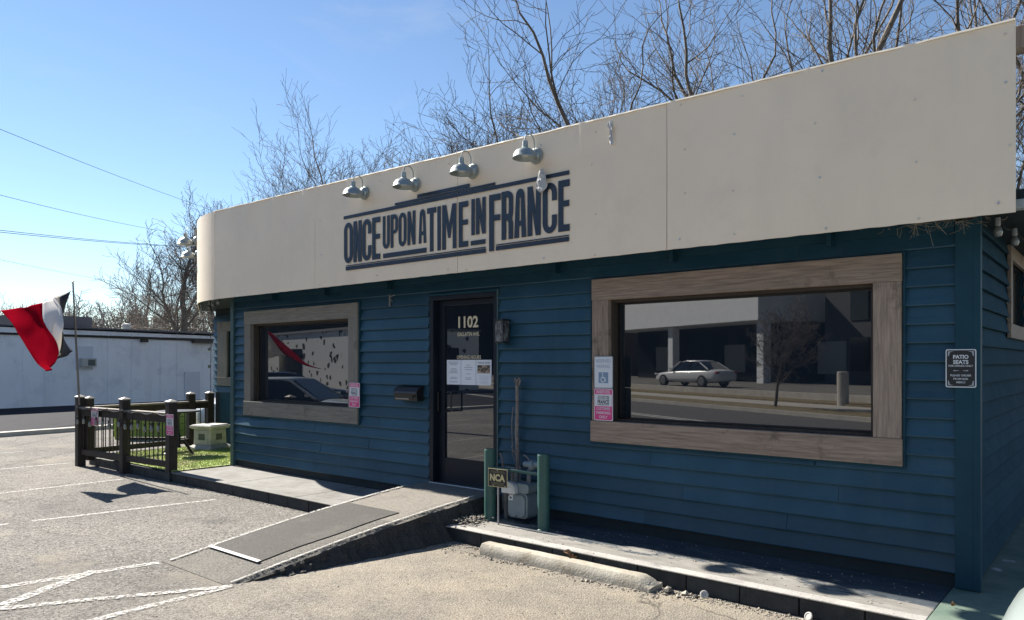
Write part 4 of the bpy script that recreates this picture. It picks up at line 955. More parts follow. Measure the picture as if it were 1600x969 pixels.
# festoon bulbs on the front rail
t = thing('string_lights', 'string of glass bulbs draped along the front patio rail', 'string lights', (-13.2, 4.74, 0)); wp = []
for k in range(29):
    u = k / 28; p = (Vector((*posts[0], 0)).lerp(Vector((*posts[1], 0)), u * 2) if u < .5 else Vector((*posts[1], 0)).lerp(Vector((*posts[2], 0)), u * 2 - 1)) - FO
    wp.append(Vector((p.x, p.y - .066, .985 - .05 * abs(math.sin(u * 18)))))
MB().tube(wp, .006, 5).build('wire', WIRE, t)
for k in range(13):
    q = wp[min(28, int((k + .5) / 13 * 28))]; z = .72 + .02 * math.sin(k * 2.3)
    MB().tube([q, (q.x, q.y - .02, z + .10)], .003, 4).build('drop', WIRE, t); MB().lathe([(.015, .1), (.016, .06), (.012, .055)], (q.x, q.y - .02, z), 8).build('socket', BLACK, t)
    MB().lathe([(.012, .055), (.020, .03), (.024, .0), (.018, -.022), (.006, -.03)], (q.x, q.y - .02, z), 10).build('bulb', BULB, t, smooth=True)
def fence_sign(lab, px, py0, py1, yy, w):
    a = on_y(px - w, py0, yy); b = on_y(px + w, py1, yy); return pink_sign(lab, a.x, b.x, b.z, a.z, yy)
fence_sign('pink parking sign tied to the left bay of the patio fence', 148, 637, 666, 4.74, 5.5); fence_sign('pink parking sign on the right-hand patio fence post', 265.5, 647, 681, 4.89, 5.5)
# cast stone pedestal
p = on_z(322, 701, .158); t = thing('stone_pedestal', 'pale grey-green square pedestal with grille panels on the turf', 'pedestal', (p.x + .05, p.y + .05, .156), R(18))
def fr2(b, s0, s1, z0, z1): b.add([(-s0, -s0, z0), (s0, -s0, z0), (s0, s0, z0), (-s0, s0, z0), (-s1, -s1, z1), (s1, -s1, z1), (s1, s1, z1), (-s1, s1, z1)], [(0, 3, 2, 1), (4, 5, 6, 7), (0, 1, 5, 4), (1, 2, 6, 5), (2, 3, 7, 6), (3, 0, 4, 7)])
b = MB(); fr2(b, .28, .28, 0, .04); fr2(b, .275, .20, .0405, .085); b.build('plinth', STONE, t, bevel=.006); b = MB(); fr2(b, .195, .19, .0855, .36); b.build('shaft', STONE, t, bevel=.012)
b = MB(); fr2(b, .20, .235, .3605, .38); fr2(b, .24, .245, .3805, .42); fr2(b, .23, .21, .4205, .44); b.build('cap', STONE, t, bevel=.006)
for i in range(4):
    o = MB().prism(rrp(-.135, .135, .12, .335, .02), 'y', -.201, -.196).build('raised_panel', STONE, t); o.rotation_euler = (0, 0, i * math.pi / 2)
    o = box('grille', STONED, -.07, .07, -.205, -.2015, .17, .28, t); o.rotation_euler = (0, 0, i * math.pi / 2)
# pedestal table with ornate base on the patio
p = on_z(222, 712, .158); t = thing('bistro_table', 'black metal pedestal table behind the patio fence', 'table', (-12.35, 5.95, .158))
MB().lathe([(.0, .70), (.34, .70), (.345, .712), (.34, .725), (0, .725)], n=28).build('table_top', BLACK, t); MB().lathe([(.05, .10), (.03, .16), (.045, .3), (.025, .36), (.025, .62), (.05, .69), (.1, .699)], n=14).build('column', BLACK, t, smooth=True)
for k in range(4):
    a = k * math.pi / 2 + .4; c, s = math.cos(a), math.sin(a)
    MB().tube([(c * .03, s * .03, .22), (c * .12, s * .12, .20), (c * .22, s * .22, .10), (c * .27, s * .27, .03), (c * .31, s * .31, .012)], [.018, .022, .02, .018, .022], 7).build('foot', BLACK, t, smooth=True)

p = on_z(236, 690, .0); t = thing('planter_box', 'lime green planter box standing beyond the patio fence', 'planter', (p.x - .6, p.y + .3, 0), R(35))
LIMEP = mat('lime green paint', (.24, .33, .05), (.30, .40, .07), rough=.6, scale=3)
for k in range(4): MB().box(-.75, .75, -.26, -.23, .06 + k * .15, .20 + k * .15).build('plank', LIMEP, t, bevel=.004); MB().box(-.75, .75, .23, .26, .06 + k * .15, .20 + k * .15).build('plank', LIMEP, t, bevel=.004)
for sx in (-1, 1):
    for k in range(4): MB().box(sx * .74 - .015, sx * .74 + .015, -.229, .229, .06 + k * .15, .20 + k * .15).build('plank', LIMEP, t, bevel=.004)
    for sy in (-1, 1): MB().box(sx * .71 - .03, sx * .71 + .03, sy * .2 - .03, sy * .2 + .03, 0, .66).build('leg', LIMEP, t)
box('soil', mat('potting soil', (.03, .02, .015), rough=.95), -.72, .72, -.22, .22, .5, .56, t)
# ---- flag and pole
t = thing('flagpole', 'thin metal flagpole rising from the left patio fence post', 'flagpole', (-13.13, 4.70, 1.0)); PB = Vector((-13.13, 4.70, 1.0))
ptop = on_y(114, 441, 4.60) - PB; MB().tube([(0, 0, 0), ptop], [.017, .013], 8).build('pole', mat('pole metal', (.14, .12, .12), (.2, .18, .17), rough=.45, scale=9, metal=.5), t, smooth=True)
MB().lathe([(.0, .03), (.017, .02), (.02, 0), (.017, -.02), (.0, -.03)], ptop, 10).build('finial', STEEL, t, smooth=True)
# rows (top to bottom) of control points hoist -> fly : (px, py, y)
rows = [[(111, 454, 4.58), (100, 459, 4.50), (89, 464, 4.38), (77, 468, 4.30), (64, 473, 4.12), (45, 480, 3.98), (25, 481, 3.86), (4, 485, 3.74)],
        [(103, 474, 4.55), (99, 477, 4.44), (97, 480, 4.34), (85, 482, 4.26), (69, 488, 4.08), (50, 489, 3.98), (30, 492, 3.83), (13, 495, 3.72)],
        [(98, 492, 4.55), (97, 494, 4.42), (96, 497, 4.28), (88, 500, 4.22), (74, 502, 4.06), (57, 507, 3.96), (40, 509, 3.80), (22, 507, 3.68)],
        [(96, 508, 4.56), (96, 510, 4.42), (95, 512, 4.26), (90, 516, 4.18), (79, 517, 4.04), (65, 524, 3.92), (48, 528, 3.78), (33, 526, 3.66)],
        [(98, 524, 4.58), (96, 526, 4.42), (94, 528, 4.24), (91, 532, 4.14), (84, 531, 4.02), (71, 540, 3.88), (57, 548, 3.74), (43, 548, 3.62)],
        [(105, 538, 4.60), (99, 542, 4.44), (92, 546, 4.22), (91, 546, 4.12), (88, 545, 4.00), (77, 556, 3.84), (66, 566, 3.70), (53, 568, 3.60)],
        [(114, 549, 4.62), (102, 556, 4.46), (90, 561, 4.22), (90.5, 557, 4.10), (90, 553, 3.98), (86, 572, 3.82), (79, 578, 3.68), (69, 580, 3.58)]]
flag = thing('tricolour_flag', 'blue, white and red tricolour flag blowing from the thin pole', 'flag', (-13.1, 4.6, 1.9)); FL = Vector((-13.1, 4.6, 1.9))
pts = [[on_y(q[0], q[1], 4.6 + (q[2] - 4.6) * .92) - FL for q in r] for r in rows]
def catm(a, b, c, d, t): return .5 * ((2 * b) + (c - a) * t + (2 * a - 5 * b + 4 * c - d) * t * t + (3 * b - a - 3 * c + d) * t ** 3)
def S(u, v):  # u over columns 0..7, v over rows 0..6
    def rowp(r):
        i = min(int(u), 6); f = u - i; R_ = pts[r]; return catm(R_[max(i - 1, 0)], R_[i], R_[i + 1], R_[min(i + 2, 7)], f)
    j = min(int(v), 5); f = v - j
    return catm(rowp(max(j - 1, 0)), rowp(j), rowp(j + 1), rowp(min(j + 2, 6)), f)
for nm, m, u0, u1 in (('blue_band', NCLOTH, 0, 2), ('white_band', WCLOTH, 2, 4), ('red_band', RED, 4, 7)):
    nu, nv = 12, 26; vs = []
    for i in range(nu + 1):
        for j in range(nv + 1):
            u = u0 + (u1 - u0) * i / nu; p = S(u, 6 * j / nv)
            p = p + Vector((.5, 1, 0)) * (.030 * math.sin(u * 2.3 + j * .21) + .012 * math.sin(u * 5.1 - j * .37)) * min(1, u * .5 + .15) ; vs.append(p)
    o = MB().add(vs, [(i * (nv + 1) + j, i * (nv + 1) + j + 1, (i + 1) * (nv + 1) + j + 1, (i + 1) * (nv + 1) + j) for i in range(nu) for j in range(nv)]).build(nm, m, flag, smooth=True)
    s = o.modifiers.new('solid', 'SOLIDIFY'); s.thickness = .003

# string lights at the eaves
def eave_lights(name, lab, pts, drop=.05):
    t = thing(name, lab, 'string lights', pts[0]); P0 = Vector(pts[0]); w = []
    for i in range(len(pts) - 1):
        for k in range(6):
            u = k / 6; p = Vector(pts[i]).lerp(Vector(pts[i + 1]), u) - P0; p.z -= .05 * math.sin(math.pi * u); w.append(p)
    w.append(Vector(pts[-1]) - P0); MB().tube(w, .006, 5).build('wire', WIRE, t)
    for p in pts[:-1]:
        q = Vector(p) - P0; MB().lathe([(.016, -.01), (.018, -.06), (.014, -.065)], q, 8).build('socket', mat('pale socket', (.3, .32, .34), rough=.5), t)
        MB().lathe([(.014, -.066), (.028, -.09), (.030, -.11), (.022, -.135), (.0, -.142)], q, 10).build('bulb', BULB, t, smooth=True)
eave_lights('string_lights', 'string of bulbs under the right-hand side eave', [(-.70, 6.0, 2.69), (-.66, 6.55, 2.69), (-.62, 7.1, 2.68), (-.60, 7.7, 2.68), (-.58, 8.4, 2.68)])
eave_lights('string_lights', 'string of bulbs under the porch soffit at the left corner', [(-10.3, 5.56, 2.69), (-10.75, 5.72, 2.69), (-11.4, 6.0, 2.69), (-12.2, 6.45, 2.69), (-13.0, 7.0, 2.69)])
t = thing('porch_cable', 'loose pale cable and bulbs down the end of the porch wall', 'cable', (-13.50, 7.15, 0)); MB().tube([(0, -.02, 2.25), (.02, -.02, 2.1), (-.02, 0, 1.9), (.0, -.02, 1.5), (.02, -.03, 1.1)], .005, 5).build('wire', WIRE, t)
for z in (1.95, 1.62): MB().lathe([(.0, .04), (.02, .03), (.03, 0), (.02, -.03), (.0, -.036)], (-.02, -.04, z), 8).build('bulb', BULB, t, smooth=True)

# ================================================================== CARS
TYRE = mat('tyre rubber', (.012, .012, .012), rough=.85); RIM = mat('wheel rim', (.4, .4, .41), rough=.3, metal=.8); CGLASS = mat('car glass', (.01, .012, .015), rough=.03, ior=1.6)
TLAMP = mat('tail lamp', (.35, .01, .01), rough=.2); HLAMP = mat('head lamp', (.6, .6, .6), rough=.1, spec=.8)
def make_car(label, loc, rz, paint, L=4.6, W=1.78, H=1.45, style='sedan'):
    t = thing('parked_car', label, 'car', loc, rz)      # nose to -x in its own frame, centred
    s = L / 4.6; hs = H / 1.45
    st = [(-2.30, .50, .35, .56), (-2.24, .66, .24, .66), (-2.05, .79, .20, .74), (-1.6, .86, .20, .80), (-1.0, .88, .20, .87), (-.4, .89, .20, .92), (.5, .89, .20, .94), (1.2, .885, .20, .96), (1.8, .86, .22, .97), (2.15, .80, .28, .93), (2.27, .72, .34, .82), (2.30, .60, .42, .70)]
    vs = []
    for x, hw, zb, zt in st:
        hw *= W / 1.78; x *= s; zt *= hs
        for (fy, fz) in ((-.86, 0), (-.98, .18), (-1, .55), (-.965, .85), (-.86, .97), (-.4, 1.0), (0, 1.015), (.4, 1.0), (.86, .97), (.965, .85), (1, .55), (.98, .18), (.86, 0)):
            vs.append((x, fy * hw, zb + (zt - zb) * fz))
    n = 13; fs = [(i * n + j, i * n + j + 1, (i + 1) * n + j + 1, (i + 1) * n + j) for i in range(len(st) - 1) for j in range(n - 1)] + [(i * n + n - 1, i * n, (i + 1) * n, (i + 1) * n + n - 1) for i in range(len(st) - 1)] + [tuple(range(n)), tuple((len(st) - 1) * n + j for j in range(n - 1, -1, -1))]
    MB().add(vs, fs).build('body', paint, t, smooth=True, sub=1)
    if style == 'sedan': gs = [(-1.05, .88, .10), (-.25, 1.38, .62), (.1, 1.44, .68), (.75, 1.43, .67), (1.05, 1.36, .62), (1.75, .97, .12)]
    else: gs = [(-1.05, .88, .10), (-.35, 1.40, .64), (.0, 1.45, .69), (1.2, 1.44, .68), (1.85, 1.36, .62), (2.16, .95, .3)]
    vs = []
    for x, zt, hr in gs:
        hb = .80 * W / 1.78; hr2 = .62 * W / 1.78; zt *= hs; zb = .86 * hs
        for (y_, z_) in ((-hb, zb), (-hr2 - .02, zb + (zt - zb) * .9), (-hr2 + .08, zt), (hr2 - .08, zt), (hr2 + .02, zb + (zt - zb) * .9), (hb, zb)): vs.append((x * s, y_, z_))
    n = 6; MB().add(vs, [(i * n + j, i * n + j + 1, (i + 1) * n + j + 1, (i + 1) * n + j) for i in range(len(gs) - 1) for j in range(n - 1)] + [tuple(range(n)), tuple((len(gs) - 1) * n + j for j in range(n - 1, -1, -1))]).build('windows', CGLASS, t, smooth=False)
    rv = []; k = [g_ for g_ in gs[1:-1]]
    for x, zt, hr in k:
        hr2 = .62 * W / 1.78
        for y_, dz in ((-hr2 - .015, -.035), (-hr2 + .08, .006), (0, .02), (hr2 - .08, .006), (hr2 + .015, -.035)): rv.append((x * s, y_, zt * hs + dz))
    o = MB().add(rv, [(i * 5 + j, i * 5 + j + 1, (i + 1) * 5 + j + 1, (i + 1) * 5 + j) for i in range(len(k) - 1) for j in range(4)]).build('roof', paint, t, smooth=True); q = o.modifiers.new('solid', 'SOLIDIFY'); q.thickness = .02
    for sy in (-1, 1):
        for xx in ((-.95, .15, -.3), (.45, .45, 0), (1.02 if style == 'sedan' else 1.2, 0, .3)):
            pass
        MB().tube([(-1.02 * s, sy * .78 * W / 1.78, .89 * hs), (-.30 * s, sy * .655 * W / 1.78, 1.38 * hs)], .03, 6).build('pillar', paint, t); MB().tube([(.42 * s, sy * .80 * W / 1.78, .9 * hs), (.42 * s, sy * .67 * W / 1.78, 1.39 * hs)], .028, 6).build('pillar', BLACK, t)
        e = gs[-2]; MB().tube([(gs[-1][0] * s * .97, sy * .76 * W / 1.78, .95 * hs), (e[0] * s, sy * .645 * W / 1.78, e[1] * hs - .03)], .04, 6).build('pillar', paint, t)
        box('headlight', HLAMP, -2.20 * s, -1.95 * s, sy * .70 - .10, sy * .70 + .10, .62 * hs, .72 * hs, t, .03); box('taillight', TLAMP, 2.14 * s, 2.27 * s, sy * .64 - .12, sy * .64 + .12, .72 * hs, .84 * hs, t, .02)
        MB().lathe([(.0, -.03), (.05, -.03), (.06, .0), (.05, .03), (0, .03)], (-.86 * s, sy * .93 * W / 1.78, 1.0 * hs), 10).build('mirror', paint, t, smooth=True)
        for x in (-1.42 * s, 1.35 * s):
            w = MB().lathe([(.0, -.1), (.30, -.1), (.325, -.08), (.325, .08), (.30, .1), (.0, .1)], n=26).build('wheel', TYRE, t); w.location = (x, sy * (.80 * W / 1.78), .325); w.rotation_euler = (R(90), 0, 0)
            r = MB().lathe([(.0, -.112), (.05, -.115), (.20, -.105), (.21, -.101), (.21, .101), (.2, .105), (.05, .115), (.0, .112)], n=20).build('rim', RIM, w)
    return t
def cpaint(n, c): return mat(n, c, rough=.25, spec=.6, coat=.6)
SILV = cpaint('silver paint', (.50, .52, .53)); PALE = cpaint('pale green-white paint', (.36, .42, .41)); DARKC = cpaint('black car paint', (.012, .013, .016)); LIME = cpaint('lime green paint', (.33, .45, .06)); WCAR = cpaint('white car paint', (.62, .63, .64)); BLUEC = cpaint('dark blue paint', (.02, .03, .06))
make_car('pale car whose nose pokes in at the right edge beside the walkway', (1.84, 3.98, 0), 0, PALE, W=1.75, H=1.36)
make_car('white car parked behind the patio beside the porch wall', (-16.2, 10.55, 0), R(80), WCAR, style='hatch', H=1.55)
# seen mirrored in the windows
make_car('white sedan across the street, mirrored in the wide right window', (-18.7, -26.2, .38), R(20), WCAR, L=5.0)
make_car('dark car across the street left of the white sedan, in reflection', (-27.5, -29.5, .38), R(60), DARKC, style='hatch', H=1.6)
make_car('silver wagon in the lot, mirrored in the left window', (-16.2, 1.2, 0), R(150), SILV, style='hatch', H=1.32)
make_car('dark blue car at the far end of the lot, mirrored in the left window', (-23.5, -3.5, 0), R(120), BLUEC, H=1.36)

# ================================================================== ACROSS THE STREET (mirrored in the glass)
O = Vector((-5.6, -10.8, 0)); dd = Vector((.887, .462, 0)); nn = Vector((-.462, .887, 0))
def SP(d, n, z): return O + dd * d + nn * n + Vector((0, 0, z))
def slab(name, m, d0, d1, n0, n1, z0, z1, parent=None, bevel=0):
    b = MB(); b.add([SP(*q) for q in ((d0, n0, z0), (d1, n0, z0), (d1, n1, z0), (d0, n1, z0), (d0, n0, z1), (d1, n0, z1), (d1, n1, z1), (d0, n1, z1))], [(0, 3, 2, 1), (4, 5, 6, 7), (0, 1, 5, 4), (1, 2, 6, 5), (2, 3, 7, 6), (3, 0, 4, 7)])
    return b.build(name, m, parent, bevel=bevel)
rd = struct(slab('street', ROAD, -70, 60, .2, 8.4, -.05, .004)); 
for n_ in (4.2, 4.5): slab('lane_line', PAINTF, -70, 60, n_, n_ + .1, .003, .008, rd)
struct(slab('kerb', PAVE, -70, 60, 0, .199, -.05, .13)); struct(slab('grass_verge', DRYG, -70, 60, -2.0, -.001, -.05, .12)); struct(slab('pavement', PAVE, -70, 60, -3.8, -2.001, -.05, .13)); struct(slab('planted_bank', DRYG, -70, 60, -5.2, -3.801, -.05, .2))
tag(slab('retaining_wall', PAVE, -70, 40, -5.45, -5.201, -.05, .46), 'low pale retaining wall across the street, seen in the glass', 'wall'); struct(slab('far_lot', ASPH, -70, 40, -60, -5.451, -.05, .38))
t = thing('shop_building', 'white shop with deep canopy band across the street, seen in the right window', 'building', SP(-24, -17, .38)); tw = t.matrix_world.copy(); off = -Vector(t.location)
def sl2(*a, **k): o = slab(*a, **k); o.location = off; return o
sl2('canopy_band', ACROSSW, -42, -21.5, -30, -14.5, 4.4, 7.6, t); sl2('shop_front', ACROSSG, -41, -22.5, -28, -18.0, .38, 4.4, t)
for d in (-41.5, -32, -22.2): sl2('column', ACROSSW, d, d + .6, -15.6, -15.0, .38, 4.39, t)
for d in (-38, -29, -20): sl2('window', mat('lit shop window', (.22, .23, .22), rough=.3), d, d + 2.2, -17.99, -17.9, 1.0, 3.0, t)
t = thing('office_block', 'tall dark modern block across the street, seen in the right window', 'building', SP(0, -20, .38)); off = -Vector(t.location)
sl2('wall', ACROSSD, -19.5, 14, -34, -18, .38, 11.5, t); sl2('parapet', ACROSSW, -19.6, 14, -18, -17.6, 9.6, 11.0, t); sl2('white_fin', ACROSSW, -3.4, -3.0, -18, -17.0, 1.8, 9.59, t)
for d in (-17.5, -13.5, -9.5, -5.5, -1.5, 1.0, 3.5, 6):
    for z in (1.2, 4.2, 7.2): sl2('window', ACROSSG, d, d + 1.3, -17.99, -17.93, z, z + 2.0, t)
t = thing('brick_block', 'tall dark brick block far down the street, seen in the door glass', 'building', SP(-80, -25, 0)); off = -Vector(t.location)
sl2('wall', mat('dark brick', (.05, .04, .037), (.075, .058, .05), rough=.9, scale=3), -120, -48, -45, -20, 0, 17, t)
for d in range(-112, -50, 9):
    for z in (2, 6, 10): sl2('window', ACROSSG, d, d + 3, -19.99, -19.9, z, z + 2, t)
t = thing('warehouse', 'long dark warehouse beyond the lot, seen in the left window', 'building', (-85, -25, 0), R(10)); box('wall', ACROSSD, -8, 8, -65, 8, 0, 16, t); box('roof_edge', ROOFG, -8.1, 8.1, -65.1, 8.1, 16.001, 16.4, t)
t = thing('spotted_building', 'white building painted with black spots, seen in the left window', 'building', (-40, -24, 0), R(12))
SPOT = bpy.data.materials.new('spotted mural'); SPOT.use_nodes = True; nt = SPOT.node_tree
vz = nt.nodes.new('ShaderNodeTexVoronoi'); vz.inputs['Scale'].default_value = 1.7; gz = nt.nodes.new('ShaderNodeNewGeometry'); nz_ = nt.nodes.new('ShaderNodeTexNoise'); nz_.inputs['Scale'].default_value = 1.6
va = nt.nodes.new('ShaderNodeVectorMath'); va.operation = 'MULTIPLY_ADD'; va.inputs[1].default_value = (.7, .7, .7); nt.links.new(gz.outputs['Position'], nz_.inputs['Vector']); nt.links.new(nz_.outputs['Color'], va.inputs[0]); nt.links.new(gz.outputs['Position'], va.inputs[2]); nt.links.new(va.outputs[0], vz.inputs['Vector'])
rz_ = nt.nodes.new('ShaderNodeValToRGB'); rz_.color_ramp.elements[0].position = .27; rz_.color_ramp.elements[1].position = .30; rz_.color_ramp.elements[0].color = (.015, .015, .015, 1); rz_.color_ramp.elements[1].color = (.72, .72, .72, 1)
nt.links.new(vz.outputs['Distance'], rz_.inputs[0]); nt.links.new(rz_.outputs[0], nt.nodes['Principled BSDF'].inputs['Base Color'])
box('wall', SPOT, -9, 9, 0, 8, 0, 3.6, t); box('door_opening', ACROSSG, -3.5, .5, 8.0, 8.03, 0, 2.6, t); box('door_opening', ACROSSG, 9.0, 9.03, 1.5, 5, 0, 2.6, t); box('roof_edge', ROOFG, -9.1, 9.1, -.1, 8.1, 3.601, 3.75, t)
t = thing('grey_building', 'plain grey building left of the spotted one, seen in the left window', 'building', (-52, -9, 0), R(8)); box('wall', mat('grey stucco', (.22, .23, .25), rough=.8), -6, 6, -5, 5, 0, 5, t); box('window', ACROSSG, 6.0, 6.02, -3, -1, 1, 2.4, t); box('roof_edge', ROOFG, -6.1, 6.1, -5.1, 5.1, 5.001, 5.2, t)
o = MB().lathe([(.2, 0), (.2, 1.25), (.17, 1.27), (.0, 1.27)], n=20).build('concrete_post', PAVE); o.location = (-8.06, -16.5, .1); tag(o, 'stout pale concrete post on the verge, seen in the right window', 'post')

# ================================================================== FAR LEFT: white block building, street, poles
A = at(-60, 640, 26.2); A.z = 0; B = at(420, 629, 37); B.z = 0; ddir = (B - A).normalized(); ndir = Vector((-ddir.y, ddir.x, 0))
if ndir.x < 0 or ndir.dot(A) > 0: ndir = -ndir if ndir.dot(A) > 0 else ndir
t = thing('white_building', 'long low white painted building across the left lot', 'building', A)
def ab(name, m, u0, u1, n0, n1, z0, z1, par=t, zr=None):
    Lb = (B - A).length; zr = z1 if zr is None else zr
    P_ = lambda u, n_, z: ddir * u + ndir * n_ + Vector((0, 0, z))
    return MB().add([P_(u0, n0, z0), P_(u1, n0, z0), P_(u1, n1, z0), P_(u0, n1, z0), P_(u0, n0, z1), P_(u1, n0, zr), P_(u1, n1, zr), P_(u0, n1, z1)], [(0, 3, 2, 1), (4, 5, 6, 7), (0, 1, 5, 4), (1, 2, 6, 5), (2, 3, 7, 6), (3, 0, 4, 7)]).build(name, m, par)
Lb = (B - A).length
ab('wall', WBLD, -8, Lb + 6, -9, 0, 0, 3.10, t, 2.85); ab('roof_edge', ROOFG, -8.1, Lb + 6.1, -9.1, .08, 3.105, 3.21, t, 2.96)
def upx(px, py):   # place on the wall plane
    d = ray(px, py); k = (A.dot(ndir)) / (d.x * ndir.x + d.y * ndir.y); p = d * k + Vector((0, 0, CAMZ)); return (p - A).dot(ddir), p.z
(ua, za), (ub, zb) = upx(123, 560), upx(145, 573); ab('air_conditioner', ACM, ua, ub, .001, .3, zb, za, t); ab('grille', STONED, ua + .22, ub - .06, .301, .32, zb + .05, za - .05, t)
(ua, za), (ub, zb) = upx(118, 541), upx(145, 575); ab('window_panel', mat('painted panel', (.55, .58, .64), rough=.7), ua, ub, .0005, .03, zb - .08, za, t)
(ua, za), (ub, zb) = upx(288, 581), upx(312, 641); ab('door_panel', mat('painted door', (.58, .61, .67), rough=.6), ua, ub, .001, .04, 0, za, t)
(ua, za), (ub, zb) = upx(0, 519), upx(335, 536); ab('conduit', WIRE, -8, Lb + 4, .02, .06, za - .03, za + .01, t, zb + .02)
(ua, za), (ub, zb) = upx(218, 530), upx(228, 535); ab('junction_box', BLACK, ua, ub, .06, .2, zb, za, t); (ua, za), (ub, zb) = upx(298, 532), upx(330, 537); ab('flood_light', BLACK, ua, ub, .06, .3, zb, za, t)
for px in (35, 70, 168, 205, 250, 276, 330):
    ua, za = upx(px, 567); ab('wall_joint', WBLD, ua, ua + .05, .0008, .022, 0, 3.0, t, 2.9)
(ua, za), (ub, zb) = upx(15, 478), upx(85, 500)
ab('roof_unit', mat('dark roof unit', (.10, .10, .115), rough=.7), -3, ub - 1.2, -8, -4, 3.2, 4.6, t); ab('roof_unit', mat('dark roof unit', (.1, .1, .1)), ub + .3, ub + 3.2, -6, -3.6, 3.15, 3.75, t)
vent = MB(); MB().lathe([(.16, 0), (.16, .2), (.22, .23), (.18, .32), (.0, .36)], n=14).build('roof_vent', ACM, t).location = ddir * (ub + 3.9) + ndir * -2 + Vector((0, 0, 3.1))
# dark side street with the building's shade painted into it, and its kerb
def strip(name, m, n0, n1, z0, z1): 
    P_ = lambda u, n_, z: A + ddir * u + ndir * n_ + Vector((0, 0, z))
    return MB().add([P_(-30, n0, z0), P_(45, n0, z0), P_(45, n1, z0), P_(-30, n1, z0), P_(-30, n0, z1), P_(45, n0, z1), P_(45, n1, z1), P_(-30, n1, z1)], [(0, 3, 2, 1), (4, 5, 6, 7), (0, 1, 5, 4), (1, 2, 6, 5), (2, 3, 7, 6), (3, 0, 4, 7)]).build(name, m)
struct(strip('side_street', SHADEROAD, .05, 11.5, -.05, .005)); struct(strip('kerb', PAVE, 11.501, 11.8, -.05, .10))
# ---- utility poles and cables
POLE = mat('creosote pole wood', (.06, .05, .04), (.11, .09, .075), rough=.9, scale=5)
pa = Vector((-21.8, -.9, 0)); pc = at(356, 567, 47); pc.z = 0
for lab, p, h in (('utility pole at the far left of the lot', pa, 10.5), ('utility pole standing behind the restaurant roof', pc, 10.6)):
    t = thing('utility_pole', lab, 'utility pole', p, group='utility poles'); MB().tube([(0, 0, 0), (0, 0, h)], [.16, .11], 12).build('pole', POLE, t, smooth=True); MB().box(-1.1, 1.1, -.06, .06, h - .9, h - .78).build('crossarm', POLE, t)
for lab, a_, b_, r in (('top overhead cable crossing the sky', (0, 200), (300, 320), .010), ('second overhead cable crossing the sky', (0, 303), (235, 360), .009), ('upper of the twin heavy cables', (0, 358), (285, 387), .011), ('lower of the twin heavy cables', (0, 361), (285, 388), .011), ('lowest thin overhead cable', (0, 405), (205, 444), .006)):
    p0 = at(*a_, 26); p1 = at(*b_, 44); d = p1 - p0
    q0 = p0 - d * .70; q1 = p1 + d * (.22 if b_[0] > 230 else .6); cp = []
    for k in range(25):
        u = k / 24; p = q0.lerp(q1, u); p.z -= .22 * math.sin(math.pi * u) - .16; cp.append(p)
    tag(MB().tube(cp, r, 5).build('overhead_cable', WIRE, smooth=True), lab, 'cable', 'overhead cables')

